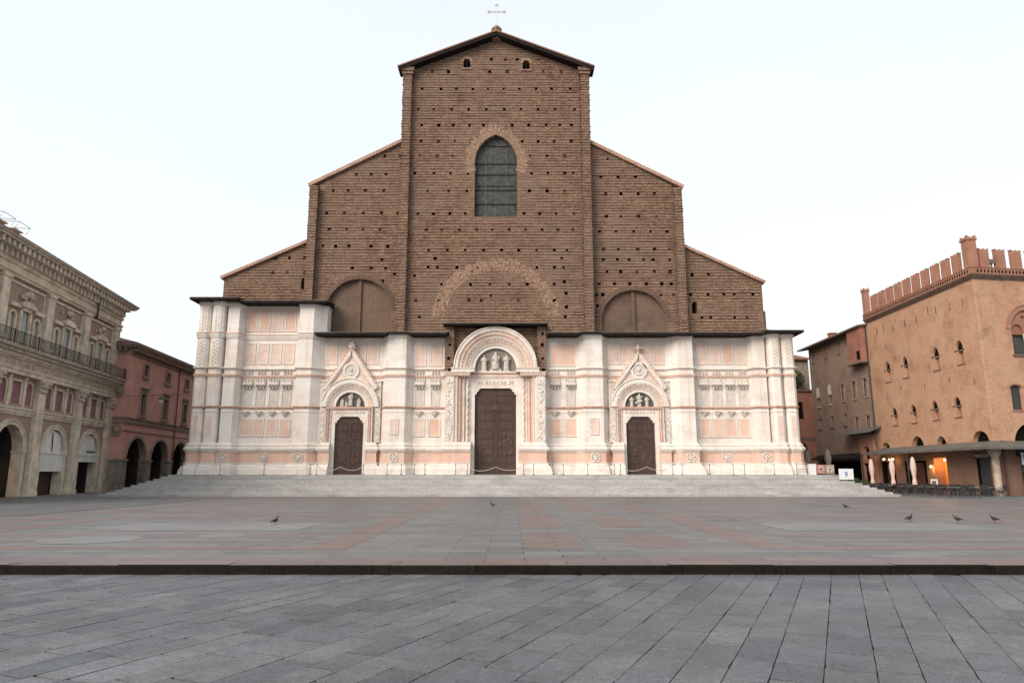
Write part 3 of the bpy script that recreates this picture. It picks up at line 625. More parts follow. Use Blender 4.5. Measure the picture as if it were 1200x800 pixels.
PF = [M['marble_trim'], M['pink'], M['pink_dark'], M['pink_pale']]
def panel(x0, x1, z0, z1, y, pink=1, fr=.13, frame=True):
    g = MB(); g.box(x0,x1,y-.012,y+.04,z0,z1,pink)
    if frame:
        for a,b,c,d in ((x0-fr,x0,z0-fr,z1+fr),(x1,x1+fr,z0-fr,z1+fr)): g.box(a,b,y-.045,y+.04,c,d,0)
        g.box(x0,x1,y-.045,y+.04,z1,z1+fr,0); g.box(x0,x1,y-.055,y+.04,z0-fr,z0,0)
        g.box(x0-fr-.03,x1+fr+.03,y-.03,y+.04,z0-fr-.05,z0-fr,2)
        g.box(x0-fr-.035,x0-fr,y-.02,y+.04,z0-fr,z1+fr,2); g.box(x1+fr,x1+fr+.035,y-.02,y+.04,z0-fr,z1+fr,2)
    return g.build('pink_panel', PF, bas)
def niche(x, y=-1.0, w_=.48):
    g = MB()
    g.box(x-w_,x-w_+.07,y-.08,y+.02,8.85,10.75,0); g.box(x+w_-.07,x+w_,y-.08,y+.02,8.85,10.75,0)
    g.box(x-w_+.07,x+w_-.07,y-.02,y+.02,8.85,10.75,1)
    # hood of three little gables, shade of their hollows painted as dark plates, pinnacles above
    g.box(x-w_-.03,x+w_+.03,y-.30,y+.02,11.0,11.2,0)
    for i in (-1,0,1):
        cx = x+i*.31
        g.prism([(cx-.15,10.98),(cx-.06,10.62),(cx+.06,10.62),(cx+.15,10.98)], y-.3, y-.2, 2)
        g.prism([(cx-.13,11.2),(cx+.13,11.2),(cx,11.62)], y-.26, y+.01, 0)
        g.box(cx-.03,cx+.03,y-.19,y-.02,12.08,12.5,3)
        g.box(cx-.10,cx+.10,y-.31,y-.295,10.74,11.02,4)
    g.box(x-w_-.05,x-w_+.0,y-.14,y-.02,10.9,11.7,0); g.box(x+w_,x+w_+.05,y-.14,y-.02,10.9,11.7,0)
    g.box(x-w_-.06,x+w_+.06,y-.004,y+.02,8.8,12.52,0)
    g.build('niche', [M['marble_trim'], M['niche'], M['relief'], M['relief'], M['shade_stone']], bas)
    q = MB(); q.lathe(x, y, [(.04,7.62),(.12,7.75),(.3,8.0),(.36,8.1),(.36,8.2)], 8, 0); q.box(x-.34,x+.34,y-.38,y,8.2,8.3)
    q.build('bracket', M['relief'], bas)
cols = [(-26.2,-25.3),(-24.85,-23.95),(-23.5,-22.6),(-22.15,-21.25)]
for n,(a,b) in enumerate(cols):
    panel(a,b,5.85,7.4,-1.0); panel(a,b,13.3,15.25,-1.0,3)
    niche((a+b)/2)
    g = panel(a,b,16.75,19.0,-1.0, (1,1,3,1)[n])
    a2,b2 = sorted((mir(a),mir(b)))
    panel(a2,b2,5.75,7.45,-1.0,1); panel(a2,b2,13.3,15.25,-1.0,(3,1,3,3)[n]); niche((a2+b2)/2)
for x0,x1 in ((-8.45,-7.45),(-6.85,-5.85)):
    panel(x0,x1,13.1,15.2,-1.0,3); panel(x0,x1,5.85,7.45,-1.0,3 if x0 < -8 else 1); niche((x0+x1)/2)
    a2,b2 = sorted((mir(x0),mir(x1))); panel(a2,b2,5.85,7.45,-1.0,1); niche((a2+b2)/2)
panel(5.75,8.15,13.1,15.2,-1.0,1)
panel(-10.6,-9.95,5.95,7.35,-1.95,3,.1); panel(9.65,10.3,5.95,7.45,-1.95,3,.1)
for C in (PCL, PCR):
    for a,b in ((-2.75,-1.75),(-1.35,-.45),(.4,1.25),(1.6,2.6)) if C < 0 else ((-3.0,-1.9),(-1.5,1.3),(1.75,2.85)):
        panel(C+a,C+b,13.3,15.2,-1.0,3)
# pink skirt slabs on the pilaster bases and carved quatrefoils on the pink course
def quatrefoil(x, y, z=3.6, r=.52):
    g = MB()
    for i in range(4):
        a = R(90*i+45); cx = x+math.cos(a)*r*.42; cz = z+math.sin(a)*r*.42
        g.ring(cx, cz, r*.34, r*.55, y-.09, y+.01, 0, 12, 0, 360)
    g.prism([(x+r*.5*math.cos(R(a)),z+r*.5*math.sin(R(a))) for a in range(0,360,30)], y-.04, y+.01, 1)
    g.ball((x,y-.06,z+.06), r*.24, 1, sc=(1,.6,1.2)); g.ball((x,y-.05,z-.12), r*.3, 1, sc=(1.1,.6,.8))
    g.build('quatrefoil', [M['marble_trim'], M['relief']], bas)
for x,y in ((-27.35,-2.2),(-23.6,-1.2),(-19.75,-2.2),(-10.25,-2.15)):
    quatrefoil(x, y-.01); quatrefoil(mir(x), y-.01)
# shields hung high on the corner

# ---- portals
def statue(g, x, y, z, h, m=0, pose='stand', child=False):
    """robed stone figure: draped body lofted up to neck, head, both arms"""
    if pose == 'stand':
        pr = [(.17,0),(.19,.04),(.16,.25),(.15,.42),(.165,.55),(.15,.66),(.185,.77),(.17,.82),(.07,.855),(.055,.88)]
        g.lathe(x, y, [(r*h*1.0, z+t*h) for r,t in pr], 12, m, ex=1, ey=.7, lob=.07, nl=6, tw=1.2)
        g.ball((x,y-.01,z+.94*h), .067*h, m, sc=(.85,.95,1.1))
        for s in (-1,1):
            g.tube([(x+s*.16*h,y,z+.79*h),(x+s*.2*h,y-.03*h,z+.62*h),(x+s*.08*h,y-.15*h,z+.60*h if s < 0 else z+.68*h)], [.05*h,.042*h,.03*h], 6, m)
    else:
        g.box(x-.24*h,x+.24*h,y-.02*h,y+.2*h,z,z+.62*h,m); g.box(x-.26*h,x+.26*h,y-.1*h,y+.2*h,z,z+.09*h,m)
        g.lathe(x, y-.08*h, [(.22*h,z),(.235*h,z+.1*h),(.21*h,z+.3*h),(.2*h,z+.42*h),(.14*h,z+.5*h)], 12, m, ey=.75, lob=.06, nl=6)
        g.lathe(x, y+.02*h, [(.15*h,z+.42*h),(.15*h,z+.6*h),(.19*h,z+.78*h),(.16*h,z+.84*h),(.06*h,z+.88*h)], 12, m, ey=.65)
        g.ball((x,y,z+.955*h), .075*h, m, sc=(.85,.95,1.15)); g.lathe(x, y+.02*h, [(.1*h,z+.86*h),(.095*h,z+1.0*h),(.03*h,z+1.05*h)], 8, m)
        for s in (-1,1): g.tube([(x+s*.16*h,y,z+.8*h),(x+s*.22*h,y-.06*h,z+.6*h),(x+s*.08*h,y-.2*h,z+.55*h)], [.05*h,.045*h,.03*h], 6, m)
        if child:
            g.lathe(x+.05*h, y-.2*h, [(.07*h,z+.42*h),(.08*h,z+.52*h),(.06*h,z+.63*h),(.025*h,z+.66*h)], 8, m); g.ball((x+.05*h,y-.2*h,z+.71*h), .05*h, m)
def rope(x, y, z0, z1, r, n=8, turns=None):
    g = MB(); N = int((z1-z0)/.11); pr = []
    vs = []
    for k in range(N+1):
        z = z0+(z1-z0)*k/N
        for i in range(n):
            a = 2*math.pi*i/n; rr = r*(1+.28*math.cos(2*a - z*9)); vs.append((x+rr*math.cos(a), y+rr*math.sin(a), z))
    g.add(vs, [(k*n+i,k*n+(i+1)%n,(k+1)*n+(i+1)%n,(k+1)*n+i) for k in range(N) for i in range(n)], 0, True)
    return g
def steppedframe(x0, x1, z0, z1, wd, y0, y1, lint, m=0):   # door surround with stepped upper corners
    g = MB(); g.box(x0-wd,x0,y0,y1,z0,z1+lint,m); g.box(x1,x1+wd,y0,y1,z0,z1+lint,m); g.box(x0,x1,y0,y1,z1,z1+lint,m)
    for s,x in ((1,x0),(-1,x1)):
        for i,(a,h) in enumerate(((.18,.62),(.38,.36))):
            g.box(min(x,x+s*a),max(x,x+s*a),y0+.004*i+.01,y1,z1-h,z1,m)
        g.box(min(x-s*0,x+s*.55),max(x,x+s*.55),y0+.02,y1,z1-.12,z1,m)
    return g
def dooring(cx, hw, z0, z1, y, central):
    g = MB(); g.box(cx-hw,cx+hw,y,y+.1,z0,z1)
    d = g.build('door', M['door'], bas)
    g = MB()
    g.box(cx-.03,cx+.03,y-.03,y,z0,z1-.05)
    rows = 9 if central else 6
    for s in (-1,1):
        for i in range(rows):
            a = z0+.25+(z1-z0-.8)*i/rows; b = a+(z1-z0-.8)/rows-.14
            xa, xb = sorted((cx+s*.18, cx+s*(hw-.22)))
            for q in ((xa,xb,b-.05,b),(xa,xb,a,a+.05),(xa,xa+.05,a,b),(xb-.05,xb,a,b)): g.box(q[0],q[1],y-.035,y,q[2],q[3])
            for kx in (xa+.12,(xa+xb)/2,xb-.12): g.ball((kx,y-.02,(a+b)/2), .04, 0, 6, 4)
    if central:
        g.ring(cx, 8.55, 0, .42, y-.06, y, 1, 10); g.box(cx-.42,cx+.42,y-.06,y,8.4,8.55,1)
    else:
        g.ring(cx-.0, 5.0, .3, .5, y-.05, y, 0, 14, 0, 360); g.box(cx-.75,cx+.75,y-.05,y,4.2,4.28,0)
    for s in (-1,1):
        for j in range(10 if central else 6):
            g.ball((cx+s*random.uniform(.3,hw-.4), y-.015, random.uniform(z0+.6,z0+(4.0 if central else 2.6))), random.uniform(.08,.2), 1, 7, 5, sc=(1,.2,random.uniform(.7,1.8)))
    g.build('door_panelling', [M['door'], M['bronze']], d)
    return d
def relief_pilaster(x0, x1, z0, z1, y0, y1, n):
    g = MB(); g.box(x0,x1,y0,y1,z0,z1,0); h = (z1-z0)/n; w_ = x1-x0
    for i in range(n):
        a, b = z0+i*h+.1, z0+(i+1)*h-.06
        g.box(x0+.08,x1-.08,y0-.03,y0,a,a+.06,1); g.box(x0+.08,x1-.08,y0-.03,y0,b-.06,b,1)
        g.box(x0+.08,x0+.13,y0-.03,y0,a,b,1); g.box(x1-.13,x1-.08,y0-.03,y0,a,b,1)
        hh = (b-a)*.7
        for q in range(5): g.ball((x0+w_*random.uniform(.28,.72),y0-.005,a+.12+(b-a-.24)*random.random()), w_*random.uniform(.10,.17), 2, 6, 5, sc=(1,.45,random.uniform(.8,1.7)))
    g.build('relief_pilaster', [M['marble_trim'], M['marble'], M['relief']], bas)

# great central portal
CX = -.1; ZS = 12.68
d = dooring(CX, 2.12, PZ, 10.62, -1.12, True)
g = steppedframe(CX-2.12, CX+2.12, PZ, 10.62, .42, -1.42, -1.0, 1.15); g.build('door_frame', M['marble_trim'], bas)
g = MB()
for i in range(5):
    x = CX-1.6+i*.8; g.box(x-.34,x+.34,-1.45,-1.42,10.95,11.0); g.box(x-.34,x+.34,-1.45,-1.42,11.6,11.65)
    for s in (-.15,.13): g.ball((x+s,-1.43,11.25), .13, 0, 6, 5, sc=(1,.5,1.7))
g.build('lintel_relief', M['relief'], bas)
for s in (-1,1):
    # splayed orders: steps, shafts, twisted column
    jam = [(2.54,2.86,-1.5,'marble_trim'),(2.86,3.16,-1.66,'pink_pale'),(3.16,3.5,-1.84,'pink_pale'),(3.5,3.9,-2.02,'pink_pale'),(3.9,4.16,-2.2,'marble_trim')]
    for a,b,y,mt in jam:
        g = MB(); x0,x1 = sorted((CX+s*a, CX+s*b)); g.box(x0,x1,y,-1.0,5.1,11.77); g.build('portal_jamb', M[mt], bas)
    rope(CX+s*2.87, -1.62, 5.1, 11.75, .14).build('twisted_column', M['marble_trim'], bas)
    for x,y in ((3.2,-1.8),(3.56,-1.98),(3.9,-2.16)):
        g = MB(); g.lathe(CX+s*x, y, [(.13,5.1),(.13,5.2),(.09,5.28),(.085,11.5),(.12,11.6),(.15,11.75)], 8); g.build('colonnette', M['pink_dark'] if x == 3.56 else M['pink_pale'], bas)
    x0,x1 = sorted((CX+s*4.16, CX+s*5.08)); relief_pilaster(x0, x1, 5.1, 11.77, -2.36, -1.0, 6)
    # capital band and impost
    x0,x1 = sorted((CX+s*2.56, CX+s*5.16))
    g = MB(); g.box(x0,x1,-2.42,-1.0,11.77,12.12,0); g.box(x0-.05,x1+.05,-2.5,-1.0,12.12,12.22,1)
    for i in range(12): x = x0+.1+(x1-x0-.2)*i/11; g.ball((x,-2.44,11.93), .09, 1, 6, 5, sc=(1,.6,1.4))
    g.build('capital_band', [M['pink'], M['relief']], bas)
    x0,x1 = sorted((CX+s*2.12, CX+s*4.5)); g = MB(); g.box(x0,x1,-2.3,-1.0,12.22,12.6,0)
    for i in range(14): x = x0+.08+(x1-x0-.16)*i/13; g.box(x-.05,x+.05,-2.36,-2.3,12.5,12.62,0)
    g.box(x0-.03,x1+.03,-2.36,-1.0,12.6,12.68,0); g.build('impost', M['marble_trim'], bas)
# carved lintel band
g = MB(); g.box(CX-2.56,CX+2.56,-1.5,-1.0,11.77,12.1,0); g.box(CX-2.56,CX+2.56,-1.6,-1.0,12.1,12.24,1); g.build('lintel_band', [M['pink_pale'], M['pink_dark']], bas)
# archivolt
AR = [(2.14,2.56,-1.3,'marble_trim'),(2.56,2.86,-1.46,'pink_pale'),(2.86,3.16,-1.6,'relief'),(3.16,3.5,-1.76,'pink_pale'),(3.5,3.86,-1.94,'pink'),(3.86,4.3,-2.12,'marble_trim')]
for a,b,y,mt in AR:
    g = MB(); g.ring(CX, ZS, a, b, y, -.9, 0, 40)
    g.tube([(CX+(b-.07)*math.cos(R(t)), y-.02, ZS+(b-.07)*math.sin(R(t))) for t in range(0,181,5)], .085, 6, 0)
    g.build('archivolt', M[mt] if mt != 'pink' else M['pink_pale'], bas)
    g = MB(); g.tube([(CX+(b-.0)*math.cos(R(t)), y+.05, ZS+(b-.0)*math.sin(R(t))) for t in range(0,181,5)], .05, 5, 0); g.build('arch_roll', M['pink_dark'], bas)
g = MB()
for i in range(26): t = R(180*(i+.5)/26); g.ball((CX+3.0*math.cos(t),-1.62,ZS+3.0*math.sin(t)), .1, 0, 6, 4)
g.build('arch_carving', M['statue'], bas)
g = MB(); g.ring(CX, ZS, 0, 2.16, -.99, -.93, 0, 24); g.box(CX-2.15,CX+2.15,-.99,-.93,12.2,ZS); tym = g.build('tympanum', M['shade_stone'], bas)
g = MB(); g.box(CX-2.1,CX+2.1,-1.45,-.99,12.24,12.38); g.build('ledge', M['marble_trim'], tym)
g = MB(); g.box(CX-.62,CX+.62,-1.42,-1.0,12.38,12.62); statue(g, CX, -1.18, 12.6, 1.75, 0, 'sit', True); g.build('statue', M['statue'], bas, 'seated stone figure with a child on her lap')
g = MB(); g.box(CX-1.5,CX-.85,-1.38,-1.0,12.38,12.48); statue(g, CX-1.18, -1.18, 12.46, 1.62); g.build('statue', M['statue'], bas, 'standing stone figure on the left of the central tympanum')
g = MB(); g.box(CX+.8,CX+1.45,-1.38,-1.0,12.38,12.48); statue(g, CX+1.12, -1.18, 12.46, 1.75); g.build('statue', M['statue'], bas, 'standing stone figure on the right of the central tympanum')

def side_portal(C, right):
    dooring(C, 1.46, PZ, 7.72, -1.12, False)
    steppedframe(C-1.46, C+1.46, PZ, 7.72, .36, -1.35, -1.0, .12).build('door_frame', M['marble_trim'], bas)
    g = MB(); g.box(C-1.82,C+1.82,-1.33,-1.0,7.84,8.5,0)
    for i in range(9): g.ball((C-1.4+i*.35,-1.34,8.15), .13, 1, 6, 5, sc=(1.1,.4,1.1))
    g.build('lintel', [M['marble_trim'], M['relief']], bas)
    g = MB(); g.box(C-2.42,C+2.42,-1.52,-1.0,8.5,8.72); g.build('lintel_band', M['pink_dark'], bas)
    for s in (-1,1):
        for a,b,y,mt in ((1.82,2.08,-1.37,'pink_pale'),(2.08,2.36,-1.48,'pink_pale')):
            g = MB(); x0,x1 = sorted((C+s*a,C+s*b)); g.box(x0,x1,y,-1.0,5.1,8.5); g.build('portal_jamb', M[mt], bas)
        for x,y in ((1.9,-1.38),(2.14,-1.49),(2.36,-1.56)):
            g = MB(); g.lathe(C+s*x, y, [(.1,5.1),(.07,5.2),(.065,8.35),(.1,8.5)], 8); g.build('colonnette', M['pink_dark'] if x == 2.14 else M['relief'], bas)
        x0,x1 = sorted((C+s*2.44,C+s*3.12)); relief_pilaster(x0, x1, 5.1, 11.3, -1.34, -1.0, 9)
        g = MB(); g.prism([(x0-.06,11.3),(x1+.06,11.3),(x1+.06,11.42),(x0-.06,11.42)], -1.42, -1.0); g.build('pilaster_cap', M['marble_trim'], bas)
    z = 8.72
    for a,b,y,mt in ((1.5,1.92,-1.28,'marble_trim'),(1.92,2.16,-1.38,'pink_pale'),(2.16,2.42,-1.48,'relief')):
        g = MB(); g.ring(C, z, a, b, y, -1.0, 0, 30); g.tube([(C+(b-.05)*math.cos(R(t)), y-.01, z+(b-.05)*math.sin(R(t))) for t in range(0,181,6)], .06, 6); g.build('archivolt', M[mt], bas)
    g = MB(); g.ring(C, z, 2.42, 2.95, -1.58, -1.0, 0, 30)
    g.tube([(C+2.9*math.cos(R(t)), -1.6, z+2.9*math.sin(R(t))) for t in range(12,169,6)], .07, 6); g.build('archivolt', M['marble_trim'], bas)
    g = MB()
    for i in range(22): t = R(180*(i+.5)/22); g.ball((C+2.3*math.cos(t),-1.5,z+2.3*math.sin(t)), .085, 0, 6, 4)
    g.build('arch_carving', M['relief'], bas)
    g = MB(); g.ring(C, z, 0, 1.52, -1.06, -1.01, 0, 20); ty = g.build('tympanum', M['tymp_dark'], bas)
    g = MB(); y = -1.16
    if right:
        statue(g, C, y, z, 1.4, 0); statue(g, C-.78, y, z, 1.08, 0); statue(g, C+.78, y, z, 1.1, 0)
        g.tube([(C-.45,y-.14,z+.35),(C+.25,y-.16,z+.62)], .13, 6)
    else:
        statue(g, C, y, z+.1, 1.3, 0); g.tube([(C+.1,y-.05,z+1.05),(C+.2,y-.08,z+1.4)], .05, 6)
        for s in (-1,1): statue(g, C+s*.85, y, z, .85, 0, 'sit')
        statue(g, C-.42, y, z, .6, 0, 'sit')
    g.build('statue_group', M['statue'], ty)
    # gable with medallion
    za = 14.45 if not right else 14.05
    g = MB(); fl_ = [(C-2.5,10.75),(C+2.5,10.75)]
    rim = arc(C, z, 2.93, 16, 46, 134)
    g.prism([(C+2.08,z+2.06)]+rim+[(C-2.08,z+2.06),(C,za-.25)], -1.46, -1.0, 0); gb = g.build('gable', M['pink_pale'], bas)
    for s in (-1,1):
        g = MB(); fx, fz = C+s*2.62, 10.55; ux, uz = C-fx, za-fz; l = math.hypot(ux,uz); ux/=l; uz/=l; px, pz = s*uz, -s*ux*1.0
        px, pz = (uz*s, abs(ux))
        for o0,o1,y,mt in ((-.12,.12,-1.68,0),(.12,.26,-1.62,1),(-.26,-.12,-1.6,1)):
            g.prism([(fx+px*o0,fz+pz*o0),(C+px*o0*(1 if abs(o0) else 1),za+pz*o0),(C+px*o1,za+pz*o1),(fx+px*o1,fz+pz*o1)], y, -1.0, mt)
        for i in range(11):
            t = (i+.6)/11.5*l; g.ball((fx+ux*t+px*.3, -1.6, fz+uz*t+pz*.3), .09, 1, 6, 4)
        g.build('gable_rake', [M['marble_trim'], M['pink_pale']], gb)
    g = MB(); g.ring(C, 12.42, .62, .86, -1.6, -1.4, 0, 24, 0, 360); g.prism([(C+.63*math.cos(R(a)),12.42+.63*math.sin(R(a))) for a in range(0,360,15)], -1.52, -1.4, 1)
    g.ball((C,-1.52,12.5), .2, 1, sc=(1,.6,1.25)); g.lathe(C, -1.5, [(.34,12.0),(.3,12.15),(.1,12.3)], 10, 1, ey=.3); g.build('medallion', [M['marble_trim'], M['niche']], gb)
    g = MB()
    if not right:                                           # leafy finial
        g.lathe(C, -1.55, [(.12,za),(.12,za+.15),(.3,za+.35),(.34,za+.7),(.22,za+1.0),(.05,za+1.2)], 10, 0, lob=.15, nl=5)
        for i in range(12): a = R(i*137); g.ball((C+.3*math.cos(a),-1.55+.25*math.sin(a)-.05,za+.3+.06*i), .1, 0, 6, 4)
    else:                                                   # small half figure finial
        g.lathe(C, -1.5, [(.14,za),(.13,za+.55),(.3,za+.66),(.32,za+.74)], 8, 0); g.lathe(C, -1.5, [(.2,za+.74),(.17,za+.95),(.19,za+1.1),(.06,za+1.2)], 8, 0); g.ball((C,-1.52,za+1.3), .11, 0)
        g.box(C-.42,C+.42,-1.62,-1.4,za+.74,za+.84,0)
    g.build('finial', M['relief' if not right else 'pink_pale'], gb)
side_portal(PCL, False); side_portal(PCR, True)

# ================================================================== barriers on the platform
M['iron'] = plain('dark_iron', (.04,.038,.036), .5, .2, 5, metal=.5)
M['rope'] = plain('pale_rope', (.42,.38,.34), .9, .2, 9)
PY = -3.55
posts = [-30.6,-26.9,-22.6,-18.1,-17.45,-12.9,-10.6,-9.2,-7.9,-6.9,-3.9,-2.75,2.75,3.7,5.6,6.6,9.0,11.6,12.2,17.3,18.2,20.9,23.2,24.3,27.2,29.4]
mp = MB(); mp.lathe(0,0,[(.15,0),(.15,.03),(.03,.05)],8); mp.tube([(0,0,.04),(0,0,.98)], .022, 6); mp.ball((0,0,1.0), .045)
pp = None
for i,x in enumerate(posts):
    if pp is None:
        pp = thing('barrier_post', '', 'post', (x,PY,PZ-.002)); 
        q = MB(); q.tube([(0,0,.03),(0,0,.96)], .024, 6); q.build('pole', M['iron'], pp)
        q = MB(); q.lathe(0,0,[(.16,0),(.15,.03),(.03,.06)],8); q.build('base', M['iron'], pp)
        q = MB(); q.ball((0,0,.99), .05); q.build('knob', M['iron'], pp); o = pp
    else: o = copy_tree(pp); o.location = (x, PY, PZ-.002)
    o['label'] = 'thin dark iron barrier post on the platform before the church front'; o['group'] = 'barrier posts along the church platform'
def swag(x0, x1, y, z, sag, n=12, r=.028, up=None):
    return [(x0+(x1-x0)*t/n, y, z-sag*4*(t/n)*(1-t/n)) for t in range(n+1)]
for i,(xa,xb,lab) in enumerate(((-17.45,-12.9,'pale rope sagging across the left side door'),(12.2,17.3,'pale rope sagging across the right side door'),(-2.75,2.75,'pale rope looped across the great central door'))):
    xm = (xa+xb)/2; g = MB(); z = PZ+.62
    pts = [(xa,PY,PZ+.93)]+[(xa+(xm-xa)*t,PY,z-.32*math.sin(math.pi*t)+.1*t) for t in (.2,.4,.6,.8)]+[(xm,PY,z+.12)]+[(xm+(xb-xm)*t,PY,z+.1-.32*math.sin(math.pi*t)) for t in (.2,.4,.6,.8)]+[(xb,PY,PZ+.93)]
    g.tube(pts, .03, 6); tag(g.build('barrier_rope', M['rope']), lab, 'rope')
ch = [(a,b) for a,b in zip(posts, posts[1:]) if not (abs(a+17.45) < .1 or abs(a-12.2) < .1 or abs(a+2.75) < .1) and b-a > 1.2]
for a,b in ch:
    g = MB(); g.tube(swag(a,b,PY,PZ+.93,.05*(b-a)), .009, 5); tag(g.build('barrier_chain', M['iron']), 'fine dark chain strung between posts before the church front', 'chain', 'chains between the barrier posts')

# ================================================================== left: arcaded palace
M['b_brick'] = masonry('palace_brick', (.38,.25,.195), (.31,.205,.16), (.25,.19,.155), .28, .075, .01, tint=(.40,.29,.225), tint_amt=.5, tint_scale=.3, stain_amt=.5, fine=.2, streak=.3)
M['b_stone'] = plain('palace_sandstone', (.56,.475,.375), .85, .28, 1.2, bump=.4)
M['b_stone2'] = plain('weathered_sandstone', (.44,.365,.29), .85, .3, 2.2, bump=.6)
M['shutter'] = plain('grey_green_shutter', (.46,.50,.47), .7, .15, 6)
M['mauve'] = plain('mauve_blind', (.25,.115,.13), .8, .25, 2)
M['tarp'] = plain('pale_tarpaulin', (.62,.60,.55), .75, .12, 1.2, bump=.5)
M['portico'] = plain('shaded_portico_plaster', (.035,.028,.024), .9, .3, 1)  # near-black colour paints in the shade inside the porticoes
M['lit_orange'] = plain('lit_orange_lattice', (.85,.36,.04), .6, .35, 8, emit=.55)
pal = thing('arcaded_palace', 'long sandstone palace with giant pilasters, tall arches and a balcony at the left edge', 'palace', (-43.99,6,0), R(98.3))
S0, S1 = -37.0, .55
bays = [-3.9,-11.4,-18.95,-26.45,-33.95]; pil = [-.15,-7.65,-15.2,-22.7,-30.2,-37.0]; S0 = -37.6
holes = []
for c in bays:
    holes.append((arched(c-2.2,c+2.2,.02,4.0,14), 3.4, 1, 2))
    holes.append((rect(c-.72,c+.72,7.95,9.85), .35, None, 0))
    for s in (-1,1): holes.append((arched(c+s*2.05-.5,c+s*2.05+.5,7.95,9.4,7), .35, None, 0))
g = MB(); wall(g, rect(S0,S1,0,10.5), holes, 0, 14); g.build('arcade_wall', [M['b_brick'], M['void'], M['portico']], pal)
holes = []
for c in bays:
    holes.append((rect(c-.65,c+.65,13.2,16.0), .3, None, 0))
    for s in (-1,1): holes.append((arched(c+s*1.95-.42,c+s*1.95+.42,13.2,15.2,7), .3, None, 0))
g = MB(); wall(g, rect(S0,S1,12.6,18.9), holes, .1, 14); g.build('upper_wall', [M['b_brick']], pal)
for c in bays:
    g = MB(); g.ring(c, 4.0, 2.14, 2.55, -.10, .8, 0, 22); g.ring(c, 4.0, 2.5, 2.62, -.16, .06, 0, 22)
    for s in (-1,1): g.box(min(c+s*2.14,c+s*2.7),max(c+s*2.14,c+s*2.7),-.10,.8,0,3.8); g.box(min(c+s*2.08,c+s*2.76),max(c+s*2.08,c+s*2.76),-.16,.85,3.8,4.0)
    g.build('arch_surround', M['b_stone'], pal)
    g = MB(); g.box(c-.72,c+.72,.12,.18,7.95,9.85); w_ = g.build('window', M['mauve'], pal)
    g = MB()
    for a,b,zz,z2 in ((c-.88,c-.72,7.9,10.0),(c+.72,c+.88,7.9,10.0),(c-.88,c+.88,9.85,10.05)): g.box(a,b,-.08,.05,zz,z2)
    g.build('window_frame', M['b_stone'], w_)
    for s in (-1,1):
        x = c+s*2.05; g = MB(); g.prism(arched(x-.5,x+.5,7.95,9.4,7), .12, .18); w_ = g.build('window', M['mauve'], pal)
        g = MB(); g.ring(x, 9.4, .5, .62, -.07, .03, 0, 9); g.box(x-.62,x-.5,-.07,.05,7.9,9.4); g.box(x+.5,x+.62,-.07,.05,7.9,9.4); g.build('window_frame', M['b_stone'], w_)
    for s in (-1,1): g = MB(); g.box(c+s*1.2-.14,c+s*1.2+.14,-.14,.02,7.7,10.3); g.box(c+s*1.2-.2,c+s*1.2+.2,-.2,.02,10.1,10.3); g.build('small_pilaster', M['b_stone'], pal)
    # upper windows
    g = MB(); g.box(c-.65,c+.65,.25,.3,13.2,16.0,0)
    for s in (-1,1):
        for i in range(15): g.box(c+s*.33-.27,c+s*.33+.27,.20,.26,13.35+i*.17,13.45+i*.17,0)
    w_ = g.build('window', M['shutter'], pal)
    g = MB(); 
    for a,b,zz,z2 in ((c-.92,c-.65,13.0,16.2),(c+.65,c+.92,13.0,16.2),(c-.92,c+.92,16.0,16.3)): g.box(a,b,-.08,.15,zz,z2)
    g.box(c-1.15,c+1.15,-.3,.1,16.3,16.5); g.prism([(c-1.2,16.5),(c+1.2,16.5),(c+.5,16.85),(c-.5,16.85)], -.3, .1)
    g.build('window_frame', M['b_stone'], w_)
    g = MB(); random.seed(int(c*10))
    for i in range(16): g.ball((c+random.gauss(0,.55), -.02, 17.1+random.random()*.6-abs(random.gauss(0,.1))), random.uniform(.12,.24), 0, 6, 5, sc=(1,.7,1))
    g.ball((c,-.1,17.5), .36, 0); g.build('stone_trophy', M['b_stone2'], pal)
    for s in (-1,1):
        x = c+s*1.95; g = MB(); g.prism(arched(x-.42,x+.42,13.2,15.2,7), .25, .3)
        for i in range(12): g.box(x-.34,x+.34,.20,.26,13.35+i*.16,13.44+i*.16)
        w_ = g.build('window', M['shutter'], pal)
        g = MB(); g.ring(x, 15.2, .42, .6, -.05, .15, 0, 9); g.box(x-.6,x-.42,-.05,.15,13,15.2); g.box(x+.42,x+.6,-.05,.15,13,15.2); g.box(x-.75,x+.75,-.2,.12,16.05,16.3); g.box(x-.55,x+.55,-.1,.12,16.3,16.42)
        g.build('window_frame', M['b_stone'], w_)
    g = MB()
    for a,b,zz,z2 in ((c-2.95,c-2.8,13.0,18.2),(c+2.8,c+2.95,13.0,18.2),(c-2.95,c+2.95,18.05,18.25)): g.box(a,b,.0,.13,zz,z2)
    g.build('panel_frame', M['b_stone'], pal)
